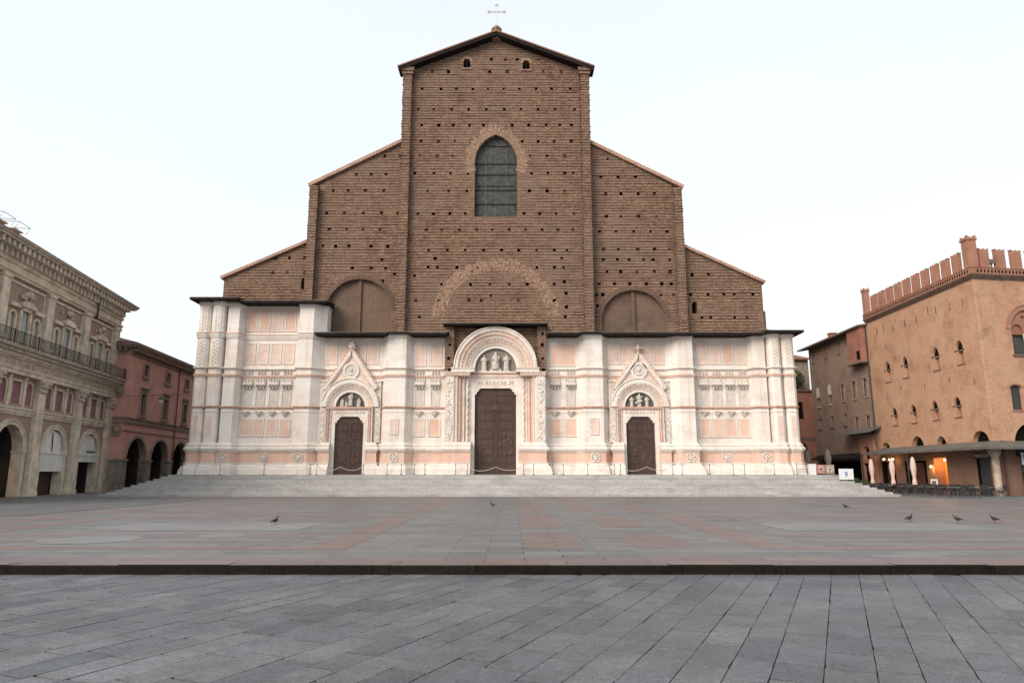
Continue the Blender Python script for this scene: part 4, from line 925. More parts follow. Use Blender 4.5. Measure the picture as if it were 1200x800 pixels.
for p in pil:
    g = MB(); g.box(p-.62,p+.62,-.36,.02,.75,9.15); g.box(p-.82,p+.82,-.56,.02,0,.4); g.box(p-.74,p+.74,-.48,.02,.4,.62); g.box(p-.68,p+.68,-.42,.02,.62,.75)
    sh = g.build('giant_pilaster', M['b_stone'], pal)
    g = MB(); g.add([(p-.6,-.36,9.15),(p+.6,-.36,9.15),(p+.85,-.62,10.35),(p-.85,-.62,10.35),(p-.6,0,9.15),(p+.6,0,9.15),(p+.85,0,10.35),(p-.85,0,10.35)],[(0,1,2,3),(1,5,6,2),(4,0,3,7),(3,2,6,7),(0,4,5,1)])
    for i in range(5):
        for z,q in ((9.4,0),(9.8,.08)): g.ball((p-.52+.26*i,-.44-q,z), .15, 0, 6, 5, sc=(.8,.7,1.4))
    for s in (-1,1): g.ball((p+s*.66,-.6,10.15), .2, 0, 7, 5)
    g.build('capital', M['b_stone2'], sh)
    g = MB(); g.box(p-.55,p+.55,-.2,.13,13.0,18.5); g.box(p-.68,p+.68,-.3,.13,13.0,13.4); g.box(p-.66,p+.66,-.3,.13,18.2,18.5); g.build('upper_pilaster', M['b_stone'], pal)
def strip(name, lv, mat, x0=S0, x1=S1, par=pal, endo=True):  # lofted moulding along a straight front with a return at its end
    path = [(x0,0),(x1,0),(x1,9)]
    return band(path, lv).build(name, mat, par)
strip('sill_course', [(6.95,0),(6.97,.1),(7.15,.14),(7.17,.2),(7.4,.22),(7.45,.3),(7.6,.32),(7.62,.1),(7.7,0)], M['b_stone'])
strip('entablature', [(10.35,.0),(10.36,.5),(10.7,.52),(10.72,.6),(10.85,.62),(10.87,.45),(11.6,.45),(11.62,.6),(11.75,.65),(11.77,.8),(12.0,.85)], M['b_stone'])
strip('balcony_slab', [(12.0,.85),(12.02,.95),(12.3,1.0),(12.32,1.35),(12.55,1.45),(12.6,1.3),(12.62,0)], M['b_stone2'])
g = MB(); n = int((S1-S0)/.34)
for i in range(n): x = S0+.34*i; g.box(x,x+.18,-1.2,-.8,12.02,12.28)
for i in range(int((S1-S0)/.55)): x = S0+.55*i+.2; g.ball((x,-.47,11.23), .16, 0, 6, 4, sc=(1.2,.4,1))
g.box(S0,S1,-.46,-.3,10.95,12.3); g.build('frieze_carving', M['b_stone2'], pal)
strip('upper_entablature', [(18.5,0),(18.52,.15),(18.75,.2),(18.77,.3),(18.9,.3),(18.92,.12),(19.5,.12),(19.52,.25),(19.75,.3)], M['b_stone'])
strip('cornice', [(20.95,.2),(20.96,1.2),(21.15,1.25),(21.17,1.35),(21.35,1.45),(21.37,0)], M['b_stone2'])
g = MB(); g.box(S0,S1,-.3,9,19.75,20.96,1); x = S0+.2
while x < S1+.1:
    g.box(x,x+.3,-.6,-.3,19.85,20.45); g.box(x,x+.3,-1.1,-.3,20.45,20.94); x += .78
y = .5
while y < 8: g.box(S1+.02,S1+1.1,y,y+.3,20.45,20.94); y += .78
g.build('cornice_frieze', [M['b_stone'], M['b_stone2']], pal)
g = MB(); g.add([(S0,-1.45,21.4),(S1+1.45,-1.45,21.4),(S1+1.45,14,21.4),(S0,14,21.4),(S0,6,23.8),(S1-5,6,23.8)],[(0,1,5,4),(1,2,5),(2,3,4,5),(0,4,3)]); g.build('roof', M['tile'], pal)
g = MB(); g.box(S0,S1+1.35,-1.36,-1.32,13.65,13.7); g.box(S0,S1+1.35,-1.36,-1.32,12.72,12.76)
x = S0
while x < S1+1.3: g.box(x,x+.035,-1.355,-1.325,12.6,13.68); x += .2
for yy in range(0,12): g.box(S1+1.32,S1+1.35,-1.2+yy*.2,-1.17+yy*.2,12.6,13.68)
g.box(S1+1.31,S1+1.36,-1.34,1.2,13.65,13.7)
for p in pil+[c for c in bays]: g.box(p-.03,p+.03,-1.38,-1.31,12.6,13.78)
g.build('balcony_railing', M['iron'], pal)
g = MB(); g.tube([(-6.4,-.45,20.4),(-6.4,-.45,18.6),(-6.4,-.3,18.2)], .1, 6); g.build('rainwater_pipe', M['iron'], pal)
for x in (-22.2,-19.8):
    g = MB(); g.box(x-.7,x+.5,1.2,2.4,21.8,23.1,0); g.box(x-.45,x+.25,1.1,1.22,22.2,22.8,1); g.box(x-.85,x+.65,1.0,2.6,23.1,23.2,0)
    for a in (-.9,.9): g.tube([(x+a,.9,23.1),(x+a,.6,23.7),(x+a,2.6,23.7)], .025, 5, 2)
    g.tube([(x-.9,.6,23.7),(x+.9,.6,23.7)], .025, 5, 2); g.tube([(x-.9,2.6,23.7),(x+.9,2.6,23.7)], .025, 5, 2); g.build('dormer', [M['b_stone'], M['void'], M['lead']], pal)
# what fills the arches
def tarpaulin(c, slit):
    g = MB(); n = 16; hw = 2.1
    vs = []
    for j in range(9):
        z = 4.0+2.1*j/8; hwz = math.sqrt(max(0,hw*hw-(z-4.0)**2))
        for i in range(n+1):
            x = c-hwz+2*hwz*i/n; vs.append((x, .10+.05*math.sin(x*7+z)+.04*math.sin(x*3.1), z))
    fs = []
    for j in range(8):
        for i in range(n):
            if slit and i in (8,) and j < 7: continue
            fs.append((j*(n+1)+i,j*(n+1)+i+1,(j+1)*(n+1)+i+1,(j+1)*(n+1)+i))
    g.add(vs, fs, 0, True); t = g.build('tarpaulin', M['tarp'], pal)
    g = MB(); g.box(c-2.12,c+2.12,-.02,.2,2.2 if slit else 3.2,4.02); g.box(c-2.12,c+2.12,-.08,.0,3.85,4.02); g.build('fascia_board', M['tarp'], pal)
    return t
tarpaulin(-11.4, True); tarpaulin(-3.9, False)
g = MB(); g.box(-4.1,-2.2,.0,.08,4.25,4.36); g.build('fascia_slot', M['void'], pal)
g = MB(); g.box(-13.4,-9.4,.9,1.0,.02,2.75,0); g.box(-11.9,-11.8,.85,.9,.02,2.75,1); g.build('shop_front', [M['door'], M['iron']], pal)
g = MB()
for i in range(9):
    for s in (-1,1): g.tube([(-19.2+.3*i,1.7,.4),(-19.2+.3*i+s*.8,1.7,3.0)], .035, 4, 1)
g.box(-19.6,-16.85,1.75,1.8,.3,3.1,0); g.build('lit_lattice_panel', [M['lit_orange'], M['iron']], pal)
g = MB(); g.box(-20.5,-16.4,1.6,1.66,3.3,3.36); g.build('tie_rod', M['iron'], pal)

# ================================================================== left: red plastered palace with portico
M['red_plaster'] = plain('red_plaster', (.53,.27,.225), .9, .18, .7, bump=.1)
M['r_stone'] = plain('brown_trim_stone', (.27,.195,.15), .85, .3, 2, bump=.4)
M['r_pier'] = plain('grey_brown_pier', (.21,.18,.15), .85, .3, 1.5, bump=.4)
red = thing('red_palace', 'red plastered palace with a dark arched portico between the arcaded palace and the basilica', 'palace', (-42.4,6.6,0), R(95))
cs = [4.2,10.8,17.4,24.0,30.6,37.2]; holes = []
for c in cs:
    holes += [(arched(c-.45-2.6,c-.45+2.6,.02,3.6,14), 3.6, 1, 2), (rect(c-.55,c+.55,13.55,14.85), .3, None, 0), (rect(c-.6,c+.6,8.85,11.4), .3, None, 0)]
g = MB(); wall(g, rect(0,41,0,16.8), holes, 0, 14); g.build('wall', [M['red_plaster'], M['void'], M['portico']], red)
for c in cs:
    g = MB(); g.ring(c-.45, 3.6, 2.55, 2.9, -.1, .7, 0, 20); g.build('arch_surround', M['r_stone'], red)
    for z0,z1,hw in ((13.55,14.85,.55),(8.85,11.4,.6)):
        g = MB(); g.box(c-hw,c+hw,.2,.26,z0,z1); g.box(c-.03,c+.03,.14,.2,z0,z1); g.box(c-hw,c+hw,.14,.2,(z0+z1)/2-.03,(z0+z1)/2+.03)
        w_ = g.build('window', M['glass_dark'], red)
        g = MB()
        for a,b,e,f in ((c-hw-.26,c-hw,z0-.15,z1+.2),(c+hw,c+hw+.26,z0-.15,z1+.2),(c-hw,c+hw,z1,z1+.25)): g.box(a,b,-.12,.1,e,f)
        g.box(c-hw-.4,c+hw+.4,-.25,.1,z0-.32,z0-.02)
        if z0 < 10: g.box(c-hw-.4,c+hw+.4,-.35,.1,z1+.55,z1+.75); g.box(c-hw-.3,c+hw+.3,-.15,.1,z1+.25,z1+.55)
        g.build('window_frame', M['r_stone'], w_)
    for s in (0,):
        g = MB(); a, b = c+2.12, c+3.58; g.box(a,b,-.16,.75,0,3.42); g.box(a-.1,b+.1,-.26,.8,3.42,3.62); g.box(a-.06,b+.06,-.24,.78,0,.5); g.build('pier', M['r_pier'], red)
g = MB(); g.box(-.2,1.18,-.2,1.8,0,3.42); g.box(-.3,1.28,-.32,1.9,3.42,3.62); g.box(-.28,1.26,-.3,1.88,0,.5); g.build('pier', M['r_pier'], red)
pth = [(-.0,3.2),(0,0),(41,0)]
def pp_(name, lv, mat): band(pth, lv).build(name, mat, red)
pp_('string_course', [(7.65,0),(7.67,.15),(7.85,.2),(7.87,.1),(8.2,.12),(8.22,.25),(8.35,.28),(8.4,0)], M['r_stone'])
pp_('string_course', [(6.75,0),(6.77,.08),(6.9,.1),(6.92,0)], M['r_stone'])
FR = ([(15.5,0),(15.52,.1),(15.7,.15),(15.72,.05),(16.3,.05)], M['r_stone'])
pp_('cornice', [(16.3,.05),(16.32,.7),(16.5,.75),(16.52,.9),(16.75,.95),(16.77,0)], M['r_stone'])
g = MB(); x = .1
while x < 41: g.box(x,x+.25,-.65,0,15.95,16.3); x += .65
for i in range(4): g.box(-.65,0,.3+i*.65,.55+i*.65,15.95,16.3)
band(pth, [(15.5,0),(15.52,.1),(15.7,.15),(15.72,.05),(16.3,.05)], mb=g); g.build('frieze', M['r_stone'], red)
g = MB(); g.add([(-1.0,-1.0,16.8),(42,-1.0,16.8),(42,15,16.8),(-1.0,15,16.8),(5,6.5,19.1),(36,6.5,19.1)],[(0,1,5,4),(1,2,5),(2,3,4,5),(3,0,4)]); g.build('roof', M['tile'], red)
g = MB(); g.tube([(14.3,-.14,16),(14.3,-.14,.2)], .08, 6); M['red_pipe'] = plain('red_pipe', (.20,.045,.035), .6); g.build('rainwater_pipe', M['red_pipe'], red)
for (loc) in ((-.02,.95,11.4),(-.02,.8,6.9)):
    g = MB(); g.prism([(0,0)]*0 or [(.62*math.cos(R(a)),.75*math.sin(R(a))) for a in range(0,360,20)], -.12, 0); g.ball((0,-.12,.05), .4, 0, sc=(1,.4,1.3)); q = g.build('stone_shield', M['r_stone'], red)
    q.location = loc; q.rotation_euler = (0,0,R(-90))
# hanging street lamp
M['lamp_glass'] = plain('lamp_glass', (.5,.5,.45), .3)
hl = thing('street_lamp', 'small star shaped lamp hanging from a wire before the red palace', 'lamp', (-33.1,-4,9.15))
g = MB(); g.tube([(-10.4,6.4,.9),(0,0,.5),(2.1,3.2,.9)], .02, 5); g.build('wire', M['iron'], hl)
g = MB(); g.tube([(0,0,.5),(0,0,.25)], .02, 5); g.lathe(0,0,[(.06,.28),(.22,.12),(.24,.05)],8); g.build('lamp_shade', M['iron'], hl)
g = MB()
for i in range(6): a = R(60*i); g.tube([(0,0,-.1),(.28*math.cos(a),0,-.1+.28*math.sin(a))], [.07,.015], 5)
g.build('bulb', M['lamp_glass'], hl)

# ================================================================== right: crenellated palace
M['n_brick'] = masonry('crenellated_brick', (.48,.272,.165), (.35,.192,.115), (.36,.23,.16), .27, .075, .01, tint=(.46,.29,.195), tint_amt=.65, tint_scale=.25, stain=(.58,.5,.46), stain_amt=.75, fine=.3, streak=.3, bump=.25)
M['n_brick2'] = masonry('merlon_brick', (.37,.17,.11), (.28,.125,.085), (.26,.15,.11), .27, .075, .01, tint=(.34,.18,.12), tint_amt=.5, tint_scale=.7, stain_amt=.5, fine=.2, bump=.3)
M['n_low'] = masonry('shaded_ground_floor_brick', (.27,.145,.10), (.21,.115,.08), (.15,.1,.075), .27, .075, .01, tint=(.19,.12,.09), tint_amt=.6, tint_scale=.5, stain_amt=.5, fine=.2, streak=.3, bump=.3)  # darker than the upper wall to paint in the awning's shadow
M['n_trim'] = plain('brown_moulding', (.15,.10,.075), .85, .3, 3, bump=.3)
M['awning'] = plain('grey_metal_awning', (.105,.098,.09), .55, .25, 1.5)
M['shutter_metal'] = masonry('rolled_shutter', (.055,.055,.06), (.05,.05,.055), (.03,.03,.03), 8, .1, .012, fine=.1, rough=.5)
M['red_shop'] = plain('dark_red_shop', (.10,.035,.028), .7, .3, 2)
M['pale_stone'] = plain('pale_stone', (.50,.46,.41), .7, .2, 3)
M['col_stone'] = plain('buff_column_stone', (.30,.24,.19), .8, .3, 2, bump=.4)
NX, NY = 43.3, -11.7
cre = thing('crenellated_palace', 'tall orange brick palace with swallowtail battlements at the right edge', 'palace', (NX,NY,0), 0)
fe = thing('street_front', None, None, (0,0,0), R(-90), parent=cre)      # long side towards the basilica: local x runs towards the viewer
ff = thing('square_front', None, None, (0,0,0), R(8), parent=cre)
LE = 19.1; LF = 24.0
up = [-2.95,-6.6,-12.0,-15.45]; lo = [-4.2,-7.7,-11.4,-15.0]
holes = []; low = []
for x in up: holes.append((pointed(x-.5,x+.5,12.0,13.4,14.25,5), .42, 2, 0))
for x in lo: holes.append((pointed(x-.48,x+.48,7.2,8.35,9.1,5), .42, 2, 0))
for x,hw,zt in ((-1.6,1.15,5.75),(-7.3,.8,5.6),(-11.3,1.1,5.8),(-17.4,.8,5.4)): holes.append((pointed(x-hw,x+hw,4.4,4.6,zt,6), .5, 1, 0))
sh = [(-2.5,-.75,3.3),(-8.9,-6.9,3.5),(-14.0,-10.2,3.3),(-18.6,-15.9,3.3)]
for a,b,z in sh: low.append((rect(a,b,.16,z), .5, 1, 1) if a != -8.9 else (rect(a,b,.16,z), 1.1, None, 0))  # jambs coloured near-black so the shop openings look unlit
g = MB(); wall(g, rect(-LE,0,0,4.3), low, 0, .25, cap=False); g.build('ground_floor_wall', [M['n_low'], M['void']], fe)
g = MB(); wall(g, rect(-LE,0,4.3,19.5), holes, 0, .25, cap=False)
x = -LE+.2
while x < -.1: g.box(x,x+.16,-.315,-.2,19.88,20.15,1); x += .36  # dark blocks paint the shaded hollows of the parapet
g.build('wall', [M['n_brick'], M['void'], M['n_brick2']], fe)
fw = pointed(3.25,6.15,12.45,14.8,16.55,8)
low = []; holes = [(fw, .45, None, 0), (pointed(12.2,15.1,12.45,14.8,16.55,8), .45, None, 0)]
for x in (2.95,7.3,11.7,16.7): holes.append((arched(x-.58,x+.58,7.5,9.45,7,.45), .4, None, 0))
for x in (4.4,12.9): holes.append((pointed(x-2.3,x+2.3,4.4,4.55,6.3,8), .5, 1, 0)); low.append((rect(x-2.0,x+2.0,.16,3.5), .5, None, 0))
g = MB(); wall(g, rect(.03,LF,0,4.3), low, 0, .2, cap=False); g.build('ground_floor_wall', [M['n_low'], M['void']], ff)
g = MB(); wall(g, rect(.03,LF,4.3,19.5), holes, 0, .2, cap=False)
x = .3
while x < LF: g.box(x,x+.16,-.315,-.2,19.88,20.15,1); x += .36  # same painted hollow shade along the square front
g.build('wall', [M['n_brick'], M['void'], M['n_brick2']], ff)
# the two fronts meet on a solid core
g = MB(); g.column([(1.3,1.6),(LF*math.cos(R(8))-.2,1.6+LF*math.sin(R(8))),(LF*math.cos(R(8))-1,19),(1.3,19)], 0, 19.9); g.build('core', M['n_brick'], cre)
for x in up+lo:
    z0,zs,hw = (12.0,13.4,.5) if x in up else (7.2,8.35,.48)
    g = MB(); g.prism(pointed(x-hw-.0,x+hw+.0,zs-.05,zs,zs+.72,5), .2, .3, 1); g.box(x-hw,x+hw,.16,.3,zs-.2,zs-.05,0)
    for s in (-1,1): g.box(x+s*(hw+.1)-.1,x+s*(hw+.1)+.1,-.07,.1,zs-.17,zs-.06,0)
    g.box(x-hw-.1,x+hw+.1,-.06,.1,z0-.12,z0,0); g.build('window', [M['n_trim'], M['void']], fe)
ra = random.Random(4)
for x,z,h in [(-1.5-i*1.95+ra.uniform(-.4,.4), 17.3+ra.uniform(-.2,.5), .75) for i in range(9)]+[(-4.9,10.6,.5),(-8.9,10.4,.5),(-13.2,10.8,.5),(-1.4,9.9,.5)]:
    g = MB(); g.box(x-.03,x+.03,-.06,.02,z,z+h); g.build('wall_anchor', M['n_trim'], fe)
def gothic(c):
    g = MB(); g.prism(pointed(c-1.45,c+1.45,12.45,14.8,16.55,8), .4, .44); w_ = g.build('window', M['glass_dark'], ff)
    def pr(k): # outlined pointed rim
        o = pointed(c-1.45-k,c+1.45+k,14.6,14.8,16.55+k*1.1,8); return o[2:]
    for k0,k1,y,mt in ((.0,.14,-.06,'n_brick2'),(.34,.5,-.12,'n_brick2'),(.14,.34,-.03,'n_brick')):
        a, b = pr(k0), pr(k1); q = MB(); n = min(len(a),len(b))
        for i in range(n-1): q.prism([a[i],a[i+1],b[i+1],b[i]], y, .02)
        q.build('window_arch', M[mt], w_)
    q = MB(); outer_ = pointed(c-1.43,c+1.43,14.3,14.8,16.5,8)
    hs_ = [(pointed(c-1.3,c-.12,14.31,14.6,15.3,6),.2,None,0),(pointed(c+.12,c+1.3,14.31,14.6,15.3,6),.2,None,0),([(c+.24*math.cos(R(a)),15.85+.24*math.sin(R(a))) for a in range(0,360,45)],.2,None,0)]
    wall(q, outer_, hs_, .12, .32); q.build('tracery', M['n_brick2'], w_)
    q = MB(); q.lathe(c, .22, [(.14,12.5),(.1,12.65),(.075,12.75),(.075,14.0),(.16,14.3),(.16,14.36)], 8); q.build('column', M['pale_stone'], w_)
    q = MB(); q.box(c-1.65,c+1.65,-.15,.2,12.3,12.47); q.build('sill', M['n_trim'], w_)
    q = MB()
    for s in (-1,1):
        for z in (12.9,13.5,14.1): q.box(c+s*.75-.6,c+s*.75+.6,.37,.4,z,z+.03)
        q.box(c+s*.75-.015,c+s*.75+.015,.37,.4,12.45,14.6)
    q.build('glazing_bar', M['lead'], w_)
gothic(4.7); gothic(13.65)
for x in (2.95,7.3,11.7,16.7):
    g = MB(); g.prism(arched(x-.6,x+.6,7.48,9.47,7,.45), .3, .36); w_ = g.build('window', M['shutter_metal'], ff); g = MB(); g.box(x-.68,x+.68,-.08,.2,7.36,7.5); g.ring(x,9.45,.6,.78,-.03,.02,0,8,sz=.5); g.build('window_frame', M['n_brick2'], w_)
# cornice, little arches and parapet run round both fronts
ca, sa = math.cos(R(8)), math.sin(R(8))
PT = [(0,LE),(0,0),(LF*ca,LF*sa)]; PT = [(0.0,LE),(0.0,0.0),(LF*ca,LF*sa)]
band(PT, [(19.3,0),(19.32,.08),(19.45,.1),(19.47,.2),(19.6,.24),(19.62,.32),(19.75,.36),(19.77,.28)]).build('cornice', M['n_trim'], cre)
band(PT, [(19.77,.3),(20.28,.3),(20.32,.35),(20.37,.35),(20.38,-.35),(19.77,-.35)]).build('parapet', M['n_brick2'], cre)
def rowof(n0, n1, step, fn, fr): 
    x = n0
    while x < n1: fn(x); x += step
def merlon(x, par, w_=.94, zb=20.37, zt=22.2, dip=.34):
    g = MB(); h = w_/2
    pts = [(x-h,zb),(x+h,zb),(x+h,zt)] + [(x+h*t, zt-dip*math.sin(math.pi*(1-t))**.8*.9) for t in (.75,.5,.25)] + [(x,zt-dip*1.15+.12)] + [(x-h*t, zt-dip*math.sin(math.pi*(1-t))**.8*.9) for t in (.25,.5,.75)] + [(x-h,zt)]
    pts = [(x-h,zb),(x+h,zb),(x+h,zt-.12),(x+h+.08,zt-.02),(x+h*.8,zt-.02),(x+h*.45,zt-dip),(x+h*.25,zt-.1),(x,zt+.0),(x-h*.25,zt-.1),(x-h*.45,zt-dip),(x-h*.8,zt-.02),(x-h-.08,zt-.02),(x-h,zt-.12)]
    g.prism(pts, -.26, .12); return g.build('merlon', M['n_brick2'], par)
for i in range(10): merlon(-1.75-i*1.66, fe)
for i in range(13): merlon(1.3+i*1.66, ff)
def turret(x, y, zt, par, hw=.62):
    g = MB(); g.box(x-hw,x+hw,y-hw,y+hw,20.3,zt-.5); g.box(x-hw-.08,x+hw+.08,y-hw-.08,y+hw+.08,zt-.5,zt-.3)
    for sx_,sy_ in ((-1,-1),(1,-1),(-1,1),(1,1)):
        g.add([(x+sx_*hw,y+sy_*hw,zt-.3),(x,y+sy_*hw,zt-.3),(x,y,zt-.3),(x+sx_*hw,y,zt-.3),(x+sx_*(hw+.04),y+sy_*(hw+.04),zt-.02),(x+sx_*.1,y+sy_*hw,zt-.22),(x,y,zt-.2),(x+sx_*hw,y+sy_*.1,zt-.22)],
              [(0,1,5,4),(1,2,6,5),(2,3,7,6),(3,0,4,7),(4,5,6,7)])
    g.build('corner_turret', M['n_brick2'], par)
turret(.2,.2,23.45,cre,.42); turret(.1,LE-.3,23.6,cre,.3)
# flood light and pipe
g = MB(); g.box(1.9,2.4,-.1,.3,20.85,21.2); g.box(2.1,2.2,-.05,.05,20.38,20.9); g.box(1.87,2.43,-.14,-.1,20.82,21.23); g.build('roof_lamp', M['lead'], ff)
# sheet metal awning over the shops
AW = [(0.0,LE-1.2),(0.0,0.0),(LF*ca,LF*sa)]
g = MB(); hi = offset_path(AW, .02); lw = offset_path(AW, 2.35); N3 = len(AW)
g.add([(x,y,4.8) for x,y in hi]+[(x,y,4.22) for x,y in lw]+[(x,y,4.0) for x,y in lw]+[(x,y,4.6) for x,y in hi], [(i+k*N3,(i+k*N3)+1,(i+((k+1)%4)*N3)+1,i+((k+1)%4)*N3) for k in range(4) for i in range(N3-1)]+[(0,N3,2*N3,3*N3)])
g.build('awning', M['awning'], cre)
g = MB(); x = -LE
while x < -.2:
    g.box(x,x+.06,-2.3,0,4.3-.2,4.36-.2); x += 1.4
g.build('awning_bracket', M['iron'], fe)
for x in (-18.6,-9.6):
    g = MB(); g.tube([(x,-2.2,.14),(x,-2.2,4.05)], .07, 6); g.build('awning_post', M['iron'], fe)
g = MB(); g.tube([(-9.6,-2.2,3.0),(-9.0,-1.6,3.4),(-8.0,-1.2,3.75)], .05, 6); g.tube([(-9.6,-2.2,.2),(-8.8,-2.2,1.6),(-9.6,-2.2,3.0)], .04, 6); g.build('iron_frame', M['iron'], fe)
g = MB(); g.lathe(-.55,-.75,[(.42,.14),(.42,.5),(.3,.6),(.3,3.2),(.27,3.3),(.45,3.7),(.48,3.85),(.48,4.1)],10); g.build('column', M['col_stone'], cre)
g = MB(); g.tube([(.55,-.35,.2),(.5,-.35,4.1)], .09, 6); g.tube([(-18.9,-.15,.3) if False else (.5,-.3,4.1),(.5,-.3,4.8)], .09, 6); g.build('rainwater_pipe', M['red_shop'], ff)
g = MB(); g.box(-2.5,-.75,.25,.32,.16,3.3); g.build('shutter', M['shutter_metal'], fe)
for x in (4.4,12.9): g = MB(); g.box(x-2.0,x+2.0,.25,.32,.16,3.5); g.build('shutter', M['shutter_metal'], ff)
M['sign_dark'] = plain('dark_sign', (.02,.02,.022), .5, .1); M['sign_text'] = plain('pale_lettering', (.42,.42,.42), .6, .05)
M['sign_white'] = plain('white_panel', (.60,.61,.62), .5, .04, bump=0); M['sign_blue'] = plain('blue_print', (.06,.14,.36), .5, .1, bump=0)
def text(s, size, loc, rot, mat, par, ext=.01, name='lettering', al='CENTER', sx_=1):
    cu = bpy.data.curves.new('t', 'FONT'); cu.body = s; cu.size = size; cu.extrude = ext; cu.align_x = al; cu.align_y = 'CENTER'
    t = bpy.data.objects.new('t', cu); SC.collection.objects.link(t); bpy.context.view_layer.update()
    me = bpy.data.meshes.new_from_object(t.evaluated_get(bpy.context.evaluated_depsgraph_get())); bpy.data.objects.remove(t)
    me.materials.clear(); me.materials.append(mat)
    o = bpy.data.objects.new(name, me); SC.collection.objects.link(o); o.location = loc; o.rotation_euler = rot; o.parent = par; o.scale = (sx_,1,1)
    return o
for par,x,w_,z in ((fe,-1.62,1.15,3.58),(ff,4.2,2.1,3.75)):
    g = MB(); g.box(x-w_,x+w_,-.16,-.02,z-.28,z+.25); sg = g.build('shop_sign', M['sign_dark'], par)
    text('TABACCHI', .42 if w_ < 2 else .5, (x,-.17,z-.02), (R(90),0,0), M['sign_text'], sg)
g = MB(); g.box(1.75,2.5,-.9,-.78,2.75,3.75,0); g.box(1.82,2.12,-.905,-.9,2.85,3.65,1); g.box(2.2,2.42,-.905,-.9,3.0,3.2,1); g.tube([(2.1,-.8,3.6),(2.1,0,3.6)], .03, 5, 2); g.build('projecting_sign', [M['sign_white'], M['sign_blue'], M['iron']], ff)
# shop interiors: warm lit doorway, red walls
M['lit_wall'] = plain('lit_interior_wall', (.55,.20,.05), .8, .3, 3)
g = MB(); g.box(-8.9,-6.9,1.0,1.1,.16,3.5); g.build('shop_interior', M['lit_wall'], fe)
g = MB(); g.box(-12.9,-11.2,.35,.4,.16,3.1); g.build('shop_door', M['red_shop'], fe)
g = MB(); g.box(-18.2,-17.2,.35,.4,.16,3.1); g.build('shop_door', M['red_shop'], fe)
M['bulb_on'] = plain('lit_bulb', (1.0,.72,.35), .5, 0, emit=9, bump=0)
def lamp(x, z, par, power, y=-.6, r=.11):
    g = MB(); g.ball((x,y,z), r); l_ = g.build('wall_lamp', M['bulb_on'], par)
    q = MB(); q.tube([(x,0,z+.25),(x,y,z+.25),(x,y,z+.08)], .02, 5); q.build('lamp_arm', M['iron'], l_)
    d_ = bpy.data.lights.new('lamp_light', 'POINT'); d_.energy = power; d_.color = (1,.55,.2); d_.shadow_soft_size = .15
    o = bpy.data.objects.new('lamp_light', d_); SC.collection.objects.link(o); o.parent = par; o.location = (x,y-.05,z-.22)
lamp(-17.0,3.55,fe,14); lamp(-15.9,3.5,fe,8,r=.08); lamp(-15.2,3.55,fe,14); lamp(-8.95,2.7,fe,60,-.3,.1)
o = bpy.data.lights.new('lamp_light','POINT'); o.energy = 170; o.color = (1,.5,.16); o.shadow_soft_size = .2
lo_ = bpy.data.objects.new('lamp_light', o); SC.collection.objects.link(lo_); lo_.parent = fe; lo_.location = (-7.9,.5,3.0)
g = MB(); g.ball((-7.9,.5,3.3), .09); g.build('wall_lamp', M['bulb_on'], fe)

# ================================================================== right: brown palace behind
M['brown_plaster'] = masonry('brown_brick', (.25,.175,.135), (.215,.15,.12), (.21,.15,.12), .27, .075, .008, tint=(.30,.20,.15), tint_amt=.6, tint_scale=.2, stain_amt=.6, fine=.12, streak=.3, bump=.15)
M['br_red'] = plain('dark_red_render', (.27,.12,.09), .9, .2, 1)
bro = thing('brown_palace', 'plain brown brick palace with rows of small windows behind the crenellated palace', 'palace', (43.2,7.4,0), R(-90))
LB_ = 15.9
holes = []; W = []
for y in (21.9,18.1,14.4,11.3): W.append((y,17.0,18.4,.27,'s'))
for i,y in enumerate((21.4,17.95,14.25,11.3,8.65)): W.append((y,10.9,13.0,.36,'a' if i < 2 else 'f'))
for i,y in enumerate((21.5,17.9,14.3)): W.append((y,7.9,9.3,.33,'s'))
for y in (11.3,8.7): W.append((y,7.25,8.65,.36,'f'))
for y in (20.0,16.6): W.append((y,14.0,15.0,.14,'n'))
for y,z0,z1,hw,k_ in W: holes.append((rect(7.4-y-hw,7.4-y+hw,z0,z1), .3, 1, 0))
holes.append((rect(-14.6,-3.6,.1,3.6), 1.2, 1, 0))
holes.append((arched(-2.6,-1.1,.1,4.6,8), 1.0, 1, 0))
g = MB(); wall(g, rect(-LB_,.15,0,19.0), holes, 0, 9); g.build('wall', [M['brown_plaster'], M['void']], bro)
for y,z0,z1,hw,k_ in W:
    x = 7.4-y; g = MB(); g.box(x-.02,x+.02,.15,.2,z0,z1,1)
    if k_ == 'n': continue
    g.box(x-hw-.12,x+hw+.12,-.1,.1,z0-.14,z0,0)
    if k_ == 'f':
        g.box(x-hw-.16,x-hw,-.05,.1,z0,z1+.16,0); g.box(x+hw,x+hw+.16,-.05,.1,z0,z1+.16,0); g.box(x-hw,x+hw,-.05,.1,z1,z1+.16,0); g.box(x-hw-.25,x+hw+.25,-.12,.1,z1+.16,z1+.26,0)
    if k_ == 'a': g.prism(arched(x-hw-.1,x+hw+.1,z1-.9,z1,6), -.04, .1, 0)
    g.build('window', [M['pale_stone'] if k_ == 'a' else M['col_stone'] if k_ == 'f' else M['n_trim'], M['bars']], bro)
g = MB(); g.box(-3.1,.0,-.8,.1,14.9,19.2); bw = g.build('oriel', M['br_red'], bro)
g = MB(); g.box(-1.0,-.3,-.84,-.78,15.2,16.2); g.build('window', M['void'], bw)
g = MB(); g.box(-3.3,.05,-1.0,.1,14.72,14.9); g.build('oriel_ledge', M['n_trim'], bw)
